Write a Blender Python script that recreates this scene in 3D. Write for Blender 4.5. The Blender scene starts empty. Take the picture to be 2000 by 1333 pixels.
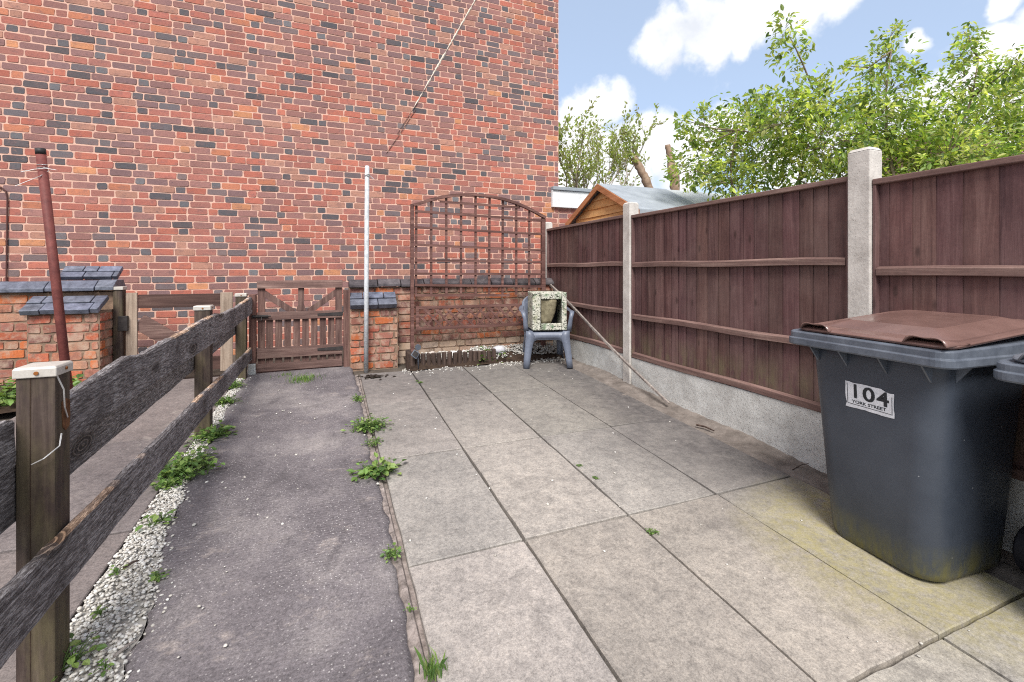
import bpy, math, random
from mathutils import Vector, Matrix
R = random.Random(7)
SC = bpy.context.scene
COL = SC.collection
rad = math.radians
# ---------------------------------------------------------------- camera geometry
F, YAW, HOR, HC, SLOPE = 900.0, rad(21.8), 527.0, 1.38, 0.046
CA, SA = math.cos(YAW), math.sin(YAW)
def g(y): return SLOPE * max(-4.0, min(7.0, y))
def ray(px, py):
    l = (px - 1000) / F; u = (HOR - py) / F
    return Vector((SA + l * CA, CA - l * SA, u))
def onY(px, py, Y):
    d = ray(px, py); return Vector((0, 0, HC)) + d * (Y / d.y)
def onX(px, py, X):
    d = ray(px, py); return Vector((0, 0, HC)) + d * (X / d.x)
def onG(px, py, dz=0.0):
    d = ray(px, py); t = (HC - dz) / (SLOPE * d.y - d.z)
    return Vector((0, 0, HC)) + d * t
def atT(px, py, t): return Vector((0, 0, HC)) + ray(px, py) * t
def lin(c):
    c = c / 255.0
    return c / 12.92 if c <= 0.04045 else ((c + 0.055) / 1.055) ** 2.4
def S(r, g_, b, k=1.0): return (lin(r) * k, lin(g_) * k, lin(b) * k)

# ---------------------------------------------------------------- mesh builder
OFF = {}
class MB:
    def __init__(s): s.v = []; s.f = []; s.c = []
    def add(s, vs, fs, col=(1, 1, 1)):
        b = len(s.v); s.v += [tuple(p) for p in vs]
        for f in fs: s.f.append(tuple(b + i for i in f)); s.c.append(col)
    def box(s, lo, hi, M=None, col=(1, 1, 1), taper=0.0):
        x0, y0, z0 = lo; x1, y1, z1 = hi; t = taper
        vs = [Vector(p) for p in ((x0,y0,z0),(x1,y0,z0),(x1,y1,z0),(x0,y1,z0),(x0+t,y0+t,z1),(x1-t,y0+t,z1),(x1-t,y1-t,z1),(x0+t,y1-t,z1))]
        if M: vs = [M @ p for p in vs]
        s.add(vs, ((0,3,2,1),(4,5,6,7),(0,1,5,4),(1,2,6,5),(2,3,7,6),(3,0,4,7)), col)
    def bar(s, a, b, w, h, up=(0, 0, 1), col=(1, 1, 1)):
        a = Vector(a); b = Vector(b); d = (b - a).normalized(); up = Vector(up)
        sd = d.cross(up).normalized(); u = sd.cross(d)
        vs = []
        for p in (a, b):
            for i, j in ((-1,-1),(1,-1),(1,1),(-1,1)): vs.append(p + sd * (i * w / 2) + u * (j * h / 2))
        s.add(vs, ((0,1,2,3),(7,6,5,4),(0,4,5,1),(1,5,6,2),(2,6,7,3),(3,7,4,0)), col)
    def prism(s, poly, vec, col=(1, 1, 1)):
        n = len(poly); vec = Vector(vec); a = [Vector(p) for p in poly]; b = [p + vec for p in a]
        s.add(a + b, [tuple(range(n - 1, -1, -1)), tuple(range(n, 2 * n))] + [(i, (i + 1) % n, n + (i + 1) % n, n + i) for i in range(n)], col)
    def tube(s, pts, rs, n=6, col=(1, 1, 1), cap=True):
        pts = [Vector(p) for p in pts]
        if not isinstance(rs, (list, tuple)): rs = [rs] * len(pts)
        b = len(s.v); m = len(pts)
        t0 = (pts[-1] - pts[0]); ref = Vector((0.31, 0.17, 0.93)) if abs(t0.normalized().z if t0.length else 0) < 0.9 else Vector((0.9, 0.3, 0.1))
        for i in range(m):
            t = pts[min(i + 1, m - 1)] - pts[max(i - 1, 0)]
            if t.length < 1e-9: t = Vector((0, 0, 1))
            t.normalize(); a = t.cross(ref)
            if a.length < 1e-4: a = t.cross(Vector((1, 0, 0)))
            a.normalize(); c = t.cross(a)
            for k in range(n):
                an = 2 * math.pi * k / n
                s.v.append(tuple(pts[i] + (a * math.cos(an) + c * math.sin(an)) * rs[i]))
        for i in range(m - 1):
            for k in range(n):
                s.f.append((b + i*n + k, b + i*n + (k+1) % n, b + (i+1)*n + (k+1) % n, b + (i+1)*n + k)); s.c.append(col)
        if cap:
            s.f.append(tuple(b + k for k in range(n - 1, -1, -1))); s.c.append(col)
            s.f.append(tuple(b + (m - 1) * n + k for k in range(n))); s.c.append(col)
    def loft(s, rings, cap0=True, cap1=True, col=(1, 1, 1)):
        b = len(s.v); n = len(rings[0])
        for r in rings: s.v += [tuple(p) for p in r]
        for i in range(len(rings) - 1):
            for k in range(n):
                s.f.append((b+i*n+k, b+i*n+(k+1) % n, b+(i+1)*n+(k+1) % n, b+(i+1)*n+k)); s.c.append(col)
        if cap0: s.f.append(tuple(b + k for k in range(n - 1, -1, -1))); s.c.append(col)
        if cap1: s.f.append(tuple(b + (len(rings)-1)*n + k for k in range(n))); s.c.append(col)
    def grid(s, rows, col=(1, 1, 1)):
        b = len(s.v); n = len(rows[0])
        for r in rows: s.v += [tuple(p) for p in r]
        for i in range(len(rows) - 1):
            for k in range(n - 1):
                s.f.append((b+i*n+k, b+i*n+k+1, b+(i+1)*n+k+1, b+(i+1)*n+k)); s.c.append(col)
    def build(s, name, m, parent=None, smooth=False, local=False, bevel=0, seg=2, solid=0):
        o_ = Vector((0, 0, 0))
        if parent is not None and not local: o_ = OFF.get(parent.name, o_)
        me = bpy.data.meshes.new(name)
        me.from_pydata([(p[0]-o_.x, p[1]-o_.y, p[2]-o_.z) for p in s.v], [], s.f)
        at = me.attributes.new('Col', 'FLOAT_COLOR', 'CORNER')
        buf = []
        for f, c in zip(s.f, s.c): buf += [c[0], c[1], c[2], 1.0] * len(f)
        at.data.foreach_set('color', buf)
        me.materials.append(m)
        if smooth: me.polygons.foreach_set('use_smooth', [True] * len(me.polygons))
        me.update()
        ob = bpy.data.objects.new(name, me); COL.objects.link(ob)
        if parent is not None: ob.parent = parent; OFF[ob.name] = o_
        if solid:
            md = ob.modifiers.new('solid', 'SOLIDIFY'); md.thickness = solid; md.offset = 0
        if bevel:
            md = ob.modifiers.new('bevel', 'BEVEL'); md.width = bevel; md.segments = seg; md.limit_method = 'ANGLE'; md.angle_limit = rad(35)
        return ob
def tag(o, label=None, cat=None, group=None, kind=None):
    if label: o['label'] = label
    if cat: o['category'] = cat
    if group: o['group'] = group
    if kind: o['kind'] = kind
    return o
def thing(name, loc, label, cat, group=None, rz=0.0):
    o = bpy.data.objects.new(name, None); COL.objects.link(o); o.location = loc; o.rotation_euler = (0, 0, rz)
    o.empty_display_size = 0.2; OFF[o.name] = Vector(loc)
    return tag(o, label, cat, group)
def rrect(x0, x1, y0, y1, r, z, n=6, tilt=0.0):
    pts = []
    for cx, cy, a0 in ((x1-r, y1-r, 0), (x0+r, y1-r, 90), (x0+r, y0+r, 180), (x1-r, y0+r, 270)):
        for k in range(n + 1):
            a = rad(a0 + 90 * k / n); x = cx + r * math.cos(a); y = cy + r * math.sin(a)
            pts.append((x, y, z + tilt * (x - x0)))
    return pts

# ---------------------------------------------------------------- materials
class NT:
    def __init__(s, name):
        s.m = bpy.data.materials.new(name); s.m.use_nodes = True; s.t = s.m.node_tree; s.n = s.t.nodes; s.b = s.n['Principled BSDF']
    def new(s, typ, **kw):
        nd = s.n.new(typ)
        for k, v in kw.items(): setattr(nd, k, v)
        return nd
    def link(s, a, b): s.t.links.new(a, b)
    def coord(s, scale=(1, 1, 1), src='Object'):
        if not hasattr(s, 'tc'): s.tc = s.new('ShaderNodeTexCoord')
        mp = s.new('ShaderNodeMapping'); mp.inputs['Scale'].default_value = scale
        s.link(s.tc.outputs[src], mp.inputs['Vector']); return mp.outputs['Vector']
    def noise(s, scale, detail=6, rough=0.6, vec=None, dist=0.0):
        nd = s.new('ShaderNodeTexNoise'); nd.inputs['Scale'].default_value = scale; nd.inputs['Detail'].default_value = detail
        nd.inputs['Roughness'].default_value = rough; nd.inputs['Distortion'].default_value = dist
        s.link(vec if vec is not None else s.coord(), nd.inputs['Vector']); return nd.outputs['Fac']
    def ramp(s, fac, stops):
        nd = s.new('ShaderNodeValToRGB'); e = nd.color_ramp.elements
        while len(e) < len(stops): e.new(0.5)
        for el, (p, c) in zip(e, stops):
            el.position = p; el.color = (c[0], c[1], c[2], 1) if isinstance(c, (tuple, list)) else (c, c, c, 1)
        s.link(fac, nd.inputs['Fac']); return nd.outputs['Color']
    def mix(s, fac, a, b, mode='MIX'):
        nd = s.new('ShaderNodeMix', data_type='RGBA', blend_type=mode)
        for sock, v in ((nd.inputs[0], fac), (nd.inputs[6], a), (nd.inputs[7], b)):
            if isinstance(v, (int, float)): sock.default_value = v
            elif isinstance(v, (tuple, list)): sock.default_value = (v[0], v[1], v[2], 1)
            else: s.link(v, sock)
        return nd.outputs[2]
    def math(s, op, a, b=0.5, clamp=False):
        nd = s.new('ShaderNodeMath', operation=op); nd.use_clamp = clamp
        for i, v in enumerate((a, b)):
            if isinstance(v, (int, float)): nd.inputs[i].default_value = v
            else: s.link(v, nd.inputs[i])
        return nd.outputs[0]
    def attr(s): 
        nd = s.new('ShaderNodeAttribute'); nd.attribute_name = 'Col'; return nd.outputs['Color']
    def base(s, c): 
        if isinstance(c, (tuple, list)): s.b.inputs['Base Color'].default_value = (c[0], c[1], c[2], 1)
        else: s.link(c, s.b.inputs['Base Color'])
    def bump(s, h, strength=0.4, dist=0.01, prev=None):
        nd = s.new('ShaderNodeBump'); nd.inputs['Strength'].default_value = strength; nd.inputs['Distance'].default_value = dist
        s.link(h, nd.inputs['Height'])
        if prev is not None: s.link(prev, nd.inputs['Normal'])
        s.link(nd.outputs['Normal'], s.b.inputs['Normal']); return nd.outputs['Normal']
    def rough(s, v, spec=0.3):
        if isinstance(v, (int, float)): s.b.inputs['Roughness'].default_value = v
        else: s.link(v, s.b.inputs['Roughness'])
        s.b.inputs['Specular IOR Level'].default_value = spec

def wood(name, dark, mid, light, axis='z', rough=0.75, grain=1.0, bump=0.5, lightpos=0.72, attr=False, moss=None, knots=False):
    n = NT(name); k = 26 * grain
    sc = {'x': (1.6, k, k), 'y': (k, 1.6, k), 'z': (k, k, 1.6)}[axis]
    gr = n.noise(1.0, 8, 0.65, n.coord(sc), 0.6)
    big = n.noise(2.2, 5, 0.6)
    c = n.ramp(gr, [(0.3, dark), (0.5, mid), (lightpos, light)])
    c = n.mix(0.55, c, n.ramp(big, [(0.3, (0.55, 0.55, 0.55)), (0.7, (1.25, 1.25, 1.25))]), 'MULTIPLY')
    if attr: c = n.mix(1.0, c, n.attr(), 'MULTIPLY')
    fine = n.noise(60, 4, 0.7)
    c = n.mix(0.25, c, n.ramp(fine, [(0.35, (0.6, 0.6, 0.6)), (0.65, (1.3, 1.3, 1.3))]), 'MULTIPLY')
    if knots:
        vo = n.new('ShaderNodeTexVoronoi'); vo.inputs['Scale'].default_value = 1.0; n.link(n.coord((9, 9, 3.6)), vo.inputs['Vector'])
        c = n.mix(n.ramp(vo.outputs['Distance'], [(0.07, 0.75), (0.16, 0.0)]), c, S(58, 42, 40))
        dr = n.noise(1.0, 4, 0.6, n.coord((34, 34, 1.1)))
        c = n.mix(n.ramp(dr, [(0.68, 0.0), (0.76, 0.4)]), c, S(150, 132, 124))
        c = n.mix(n.ramp(n.noise(1.7, 5, 0.65), [(0.45, 0.0), (0.7, 0.35)]), c, S(134, 112, 106))
    if moss:
        z0, z1, mc = moss
        sep = n.new('ShaderNodeSeparateXYZ'); n.link(n.coord(), sep.inputs[0])
        mr = n.new('ShaderNodeMapRange'); mr.inputs[1].default_value = z1; mr.inputs[2].default_value = z0
        n.link(sep.outputs['Z'], mr.inputs[0])
        f = n.math('MULTIPLY', mr.outputs[0], n.ramp(n.noise(1.0, 6, 0.7, n.coord((9, 9, 3))), [(0.42, 0.0), (0.62, 1.0)]), True)
        c = n.mix(n.math('MULTIPLY', f, 0.6), c, mc)
    n.base(c); n.rough(rough, 0.25); n.bump(gr, bump, 0.006)
    return n.m
def plain(name, c1, c2, scale=8, rough=0.6, spec=0.3, bump=0.15, fine=90, metal=0.0, speck=None, attr=False):
    n = NT(name)
    c = n.ramp(n.noise(scale, 8, 0.65), [(0.3, c1), (0.7, c2)])
    if attr: c = n.mix(1.0, c, n.attr(), 'MULTIPLY')
    fn = n.noise(fine, 4, 0.7)
    c = n.mix(0.3, c, n.ramp(fn, [(0.3, (0.65, 0.65, 0.65)), (0.7, (1.25, 1.25, 1.25))]), 'MULTIPLY')
    if speck:
        vo = n.new('ShaderNodeTexVoronoi'); vo.inputs['Scale'].default_value = speck[0]; n.link(n.coord(), vo.inputs['Vector'])
        c = n.mix(n.ramp(vo.outputs['Distance'], [(speck[1], 1.0), (speck[1] + 0.05, 0.0)]), c, speck[2])
    n.base(c); n.rough(rough, spec); n.b.inputs['Metallic'].default_value = metal
    if bump: n.bump(fn, bump, 0.004)
    return n.m

def m_brick(name, tone=1.0, weather=0.4, wcol=S(120, 95, 95), dirt=False):
    n = NT(name); c = n.attr()
    sm = n.noise(1.0, 7, 0.7, n.coord((9, 9, 14)))
    c = n.mix(n.math('MULTIPLY', n.ramp(sm, [(0.5, 0.0), (0.62, 1.0)]), weather), c, wcol)
    sp = n.noise(1.0, 5, 0.7, n.coord((26, 26, 30)))
    c = n.mix(n.math('MULTIPLY', n.ramp(sp, [(0.58, 0.0), (0.7, 1.0)]), 0.45), c, S(86, 78, 84))
    pl = n.noise(1.0, 5, 0.7, n.coord((17, 15, 21)))
    c = n.mix(n.math('MULTIPLY', n.ramp(pl, [(0.6, 0.0), (0.74, 1.0)]), 0.35), c, S(205, 150, 128))
    fn = n.noise(70, 6, 0.75)
    c = n.mix(0.45, c, n.ramp(fn, [(0.28, (0.5, 0.5, 0.5)), (0.7, (1.3, 1.3, 1.3))]), 'MULTIPLY')
    wide = n.noise(0.9, 5, 0.6)
    c = n.mix(0.5, c, n.ramp(wide, [(0.3, (0.75, 0.75, 0.78)), (0.7, (1.18, 1.15, 1.1))]), 'MULTIPLY')
    if dirt:
        c = n.mix(n.ramp(n.noise(9, 8, 0.7), [(0.46, 0.0), (0.62, 0.7)]), c, S(178, 156, 138))
        c = n.mix(n.ramp(n.noise(5, 8, 0.7, n.coord((1.3, 1, 1))), [(0.54, 0.0), (0.68, 0.7)]), c, S(72, 62, 56))
    n.base(c); n.rough(0.9, 0.15)
    n.bump(n.noise(45, 8, 0.75), 0.55, 0.006)
    return n.m

MAT = {}
MAT['brick'] = m_brick('house_brick')
MAT['old_brick'] = m_brick('old_brick', weather=0.35, dirt=True)
MAT['mortar'] = plain('pink_mortar', S(194, 156, 140), S(218, 180, 162), 9, 0.95, 0.1, 0.5, 60)
MAT['old_mortar'] = plain('old_mortar', S(105, 88, 76), S(160, 134, 114), 12, 0.95, 0.1, 0.8, 40)
MAT['blue_brick'] = plain('blue_brick', S(64, 68, 78), S(116, 120, 132), 14, 0.5, 0.4, 0.7, 55, attr=True)
MAT['old_coping'] = plain('old_coping', S(58, 54, 56), S(98, 92, 92), 14, 0.7, 0.25, 0.8, 50, attr=True)
MAT['scar'] = plain('lime_scar', S(190, 178, 165), S(225, 214, 200), 20, 0.9, 0.1, 0.6)
MAT['cable'] = plain('cable', S(70, 46, 44), S(100, 66, 60), 10, 0.6)
MAT['fence_wood'] = wood('fence_stain', S(80, 58, 58), S(100, 74, 72), S(126, 100, 96), 'z', 0.7, 1.0, 0.5, 0.8, True, (0.40, 0.58, S(118, 110, 84)), True)
MAT['fence_rail'] = wood('fence_rail', S(92, 70, 66), S(116, 92, 86), S(154, 130, 120), 'y', 0.75, 1.0, 0.4, 0.8)
def m_rail():
    n = NT('weathered_black_wood')
    wob = n.noise(3.0, 3, 0.5)
    gr = n.noise(1.0, 10, 0.78, n.coord((120, 2.6, 120)))
    fl = n.noise(1.0, 8, 0.8, n.coord((150, 22, 150)))
    big = n.noise(2.6, 6, 0.65)
    c = n.ramp(gr, [(0.34, S(52, 47, 47)), (0.5, S(108, 102, 102)), (0.64, S(172, 166, 166))])
    c = n.mix(n.ramp(fl, [(0.48, 0.0), (0.62, 0.9)]), c, S(198, 192, 192))
    c = n.mix(n.ramp(fl, [(0.32, 0.8), (0.44, 0.0)]), c, S(34, 30, 30))
    c = n.mix(n.ramp(big, [(0.36, 0.6), (0.54, 0.0)]), c, S(66, 60, 60))
    vo = n.new('ShaderNodeTexVoronoi'); vo.inputs['Scale'].default_value = 1.0; n.link(n.coord((5, 2.1, 5)), vo.inputs['Vector'])
    rg_ = n.math('SINE', n.math('MULTIPLY', vo.outputs['Distance'], 95.0))
    kn = n.ramp(vo.outputs['Distance'], [(0.16, 1.0), (0.26, 0.0)])
    c = n.mix(n.math('MULTIPLY', kn, 0.75), c, n.ramp(rg_, [(0.3, S(44, 38, 36)), (0.9, S(122, 112, 106))]))
    c = n.mix(1.0, c, n.attr(), 'MULTIPLY')
    n.base(c); n.rough(0.8, 0.2); n.bump(n.math('ADD', n.math('ADD', gr, n.math('MULTIPLY', fl, 0.7)), n.math('MULTIPLY', n.math('MULTIPLY', kn, rg_), 0.25)), 1.0, 0.008)
    return n.m
MAT['rail_wood'] = m_rail()
MAT['post_wood'] = wood('dark_post_wood', S(44, 36, 34), S(72, 60, 55), S(112, 98, 88), 'z', 0.75, 1.2, 0.6, 0.82, moss=(-0.2, 1.6, S(112, 104, 74)))
MAT['gate_wood'] = wood('gate_wood', S(66, 48, 46), S(104, 80, 74), S(140, 116, 106), 'z', 0.75, 1.1, 0.5, 0.75, True)
MAT['gate_rail_wood'] = wood('gate_rail_wood', S(70, 52, 48), S(110, 86, 80), S(146, 122, 112), 'x', 0.75, 1.1, 0.5, 0.75, True)
MAT['pale_wood'] = wood('pale_new_wood', S(126, 108, 94), S(158, 140, 124), S(182, 166, 150), 'z', 0.75, 1.2, 0.4, 0.75)
MAT['trellis_wood'] = wood('trellis_wood', S(74, 50, 47), S(102, 72, 66), S(138, 104, 95), 'x', 0.7, 1.0, 0.4)
MAT['log_wood'] = wood('log_wood', S(40, 33, 32), S(74, 60, 54), S(108, 90, 78), 'z', 0.8, 1.4, 0.7, 0.8, True)
MAT['stick_wood'] = wood('stick_wood', S(90, 82, 78), S(140, 130, 124), S(176, 168, 160), 'z', 0.8, 1.4, 0.6)
MAT['shed_wood'] = wood('shed_wood', S(204, 146, 88), S(228, 176, 116), S(238, 194, 140), 'y', 0.6, 0.7, 0.2)
MAT['shed_trim'] = wood('shed_trim', S(150, 96, 62), S(176, 118, 80), S(190, 136, 100), 'y', 0.6, 0.7, 0.2)
MAT['felt'] = plain('roof_felt', S(132, 138, 144), S(156, 162, 168), 5, 0.85, 0.2, 0.3, 140)
MAT['felt_pale'] = plain('pale_roof_felt', S(168, 172, 174), S(190, 194, 194), 5, 0.85, 0.2, 0.3, 140)
MAT['concrete_post'] = plain('concrete_post', S(166, 160, 154), S(212, 207, 200), 6, 0.9, 0.15, 0.5, 55, speck=(90, 0.12, S(120, 112, 104)))
MAT['gravel_board'] = plain('gravel_board', S(176, 174, 170), S(212, 212, 208), 7, 0.9, 0.15, 0.7, 45, speck=(110, 0.2, S(90, 86, 82)))
MAT['white_paint'] = plain('white_paint', S(205, 205, 205), S(232, 232, 232), 6, 0.5, 0.3, 0.1)
MAT['white_cap'] = plain('white_plastic_cap', S(170, 164, 156), S(198, 192, 184), 9, 0.45, 0.4, 0.05)
MAT['rust'] = plain('rust_nail', S(110, 62, 30), S(150, 92, 40), 40, 0.8)
MAT['galv'] = plain('galvanised_pole', S(176, 180, 184), S(226, 228, 230), 24, 0.5, 0.35, 0.2, 60)
MAT['red_steel'] = plain('red_oxide_pole', S(84, 42, 40), S(124, 68, 62), 14, 0.65, 0.3, 0.4, 50)
MAT['black_iron'] = plain('black_iron', S(30, 28, 30), S(62, 56, 54), 16, 0.6, 0.4, 0.2)
MAT['wire'] = plain('wire', S(180, 178, 176), S(210, 208, 206), 20, 0.4, 0.5, 0, 90, 0.5)
MAT['chair'] = plain('grey_plastic', S(92, 98, 112), S(108, 114, 128), 5, 0.42, 0.45, 0.05, 40)
MAT['bin_rim'] = plain('bin_rim_plastic', S(72, 78, 88), S(104, 110, 120), 9, 0.42, 0.45, 0.1, 50)
MAT['lid'] = plain('brown_lid_plastic', S(88, 66, 60), S(114, 88, 80), 7, 0.24, 0.6, 0.10, 60)
def m_lid():
    n = NT('scuffed_brown_lid')
    c = n.ramp(n.noise(4, 8, 0.65), [(0.3, S(98, 74, 68)), (0.7, S(126, 98, 91))])
    for sc, dis in (((46, 5, 5), 1.4), ((6, 52, 6), 1.8)):
        c = n.mix(n.ramp(n.noise(1.0, 6, 0.75, n.coord(sc), dis), [(0.63, 0.0), (0.72, 0.4)]), c, S(168, 150, 140))
    n.base(c); n.rough(n.ramp(n.noise(6, 6, 0.7), [(0.35, 0.16), (0.7, 0.42)]), 0.6); n.bump(n.noise(5, 4), 0.06, 0.01); return n.m
MAT['lid'] = m_lid()
MAT['lid_grey'] = plain('grey_lid_plastic', S(90, 94, 102), S(122, 126, 134), 7, 0.4, 0.5, 0.1, 60)
MAT['rubber'] = plain('rubber', S(30, 30, 36), S(48, 48, 56), 12, 0.6, 0.3, 0.1)
MAT['sticker'] = plain('sticker', S(196, 198, 204), S(226, 228, 232), 30, 0.45, 0.4, 0.05)
MAT['ink'] = plain('sticker_ink', S(26, 28, 30), S(56, 58, 62), 60, 0.6, 0.3, 0)
MAT['bark'] = plain('bark', S(96, 86, 74), S(144, 130, 112), 14, 0.9, 0.1, 0.8, 40)
MAT['pale_bark'] = plain('pale_bark', S(140, 130, 118), S(180, 170, 156), 14, 0.9, 0.1, 0.8, 40)
MAT['stump'] = plain('cut_trunk', S(122, 100, 84), S(168, 146, 126), 10, 0.9, 0.1, 0.9, 30)
MAT['soil'] = plain('soil', S(38, 30, 26), S(78, 64, 54), 12, 0.95, 0.1, 1.0, 40)
MAT['rot'] = plain('rotten_wood', S(70, 46, 34), S(128, 92, 66), 40, 0.95, 0.1, 1.0, 60)
MAT['stone'] = plain('stone', S(140, 128, 120), S(186, 174, 164), 10, 0.85, 0.2, 0.5, 40)
MAT['roof_tile'] = plain('roof_tile', S(110, 84, 76), S(140, 108, 96), 8, 0.85)
MAT['far_brick'] = plain('far_brick', S(130, 78, 64), S(160, 102, 86), 12, 0.9)

def m_pebble():
    n = NT('white_pebble'); c = n.attr()
    c = n.mix(0.3, c, n.ramp(n.noise(60, 4, 0.7), [(0.3, (0.7, 0.7, 0.7)), (0.7, (1.2, 1.2, 1.2))]), 'MULTIPLY')
    n.base(c); n.rough(0.8, 0.25); return n.m
MAT['pebble'] = m_pebble()
def m_leaf(name, trans=0.5):
    n = NT(name); c = n.attr(); n.base(c); n.rough(0.45, 0.4)
    tr = n.new('ShaderNodeBsdfTranslucent'); n.link(n.mix(1.0, c, (1.5, 1.6, 0.7), 'MULTIPLY'), tr.inputs['Color'])
    ms = n.new('ShaderNodeMixShader'); ms.inputs[0].default_value = trans
    n.link(n.b.outputs[0], ms.inputs[1]); n.link(tr.outputs[0], ms.inputs[2])
    n.link(ms.outputs[0], n.n['Material Output'].inputs['Surface']); return n.m
MAT['leaf'] = m_leaf('leaf'); MAT['weed'] = m_leaf('weed_leaf', 0.3)

def m_camo():
    n = NT('camouflage_foam')
    v = n.coord()
    c = n.ramp(n.noise(9, 5, 0.6, v), [(0.36, S(128, 142, 118)), (0.46, S(196, 194, 182)), (0.6, S(188, 186, 170)), (0.68, S(160, 160, 136))])
    c = n.mix(n.ramp(n.noise(34, 4, 0.6, n.coord((1, 1, 1.5)), 1.6), [(0.54, 0.0), (0.57, 1.0)]), c, S(44, 48, 40))
    c = n.mix(n.ramp(n.noise(14, 3, 0.5, v, 0.5), [(0.62, 0.0), (0.66, 0.7)]), c, S(96, 122, 96))
    n.base(c); n.rough(0.9, 0.15); n.bump(n.noise(120, 3), 0.3, 0.003); return n.m
MAT['camo'] = m_camo()
MAT['camo_dull'] = plain('camouflage_drape', S(84, 78, 62), S(140, 132, 108), 26, 0.9, 0.1, 0.2)
MAT['dark_fabric'] = plain('dark_fabric', S(34, 34, 36), S(52, 52, 54), 10, 0.9, 0.1)

def m_bin():
    n = NT('bin_body_plastic')
    c = n.ramp(n.noise(3, 8, 0.6), [(0.3, S(50, 56, 66)), (0.7, S(66, 72, 82))])
    sc = n.noise(1.0, 8, 0.8, n.coord((3, 14, 60)), 0.8)
    c = n.mix(n.ramp(sc, [(0.64, 0.0), (0.74, 0.4)]), c, S(140, 142, 146))
    vo = n.new('ShaderNodeTexVoronoi'); vo.inputs['Scale'].default_value = 13; n.link(n.coord(), vo.inputs['Vector'])
    c = n.mix(n.ramp(vo.outputs['Distance'], [(0.025, 0.6), (0.05, 0.0)]), c, S(170, 172, 174))
    sep = n.new('ShaderNodeSeparateXYZ'); n.link(n.coord(), sep.inputs[0])
    mr = n.new('ShaderNodeMapRange'); mr.inputs[1].default_value = 0.17; mr.inputs[2].default_value = 0.0; n.link(sep.outputs['Z'], mr.inputs[0])
    f = n.math('MULTIPLY', mr.outputs[0], n.ramp(n.noise(1.0, 6, 0.75, n.coord((14, 14, 5))), [(0.4, 0.1), (0.6, 1.0)]), True)
    c = n.mix(n.math('MULTIPLY', f, 1.1, True), c, S(96, 92, 50))
    n.base(c); n.rough(n.ramp(n.noise(8, 6), [(0.3, 0.32), (0.7, 0.5)]), 0.5); n.bump(n.noise(3, 3), 0.05, 0.01); return n.m
MAT['bin'] = m_bin()

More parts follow.
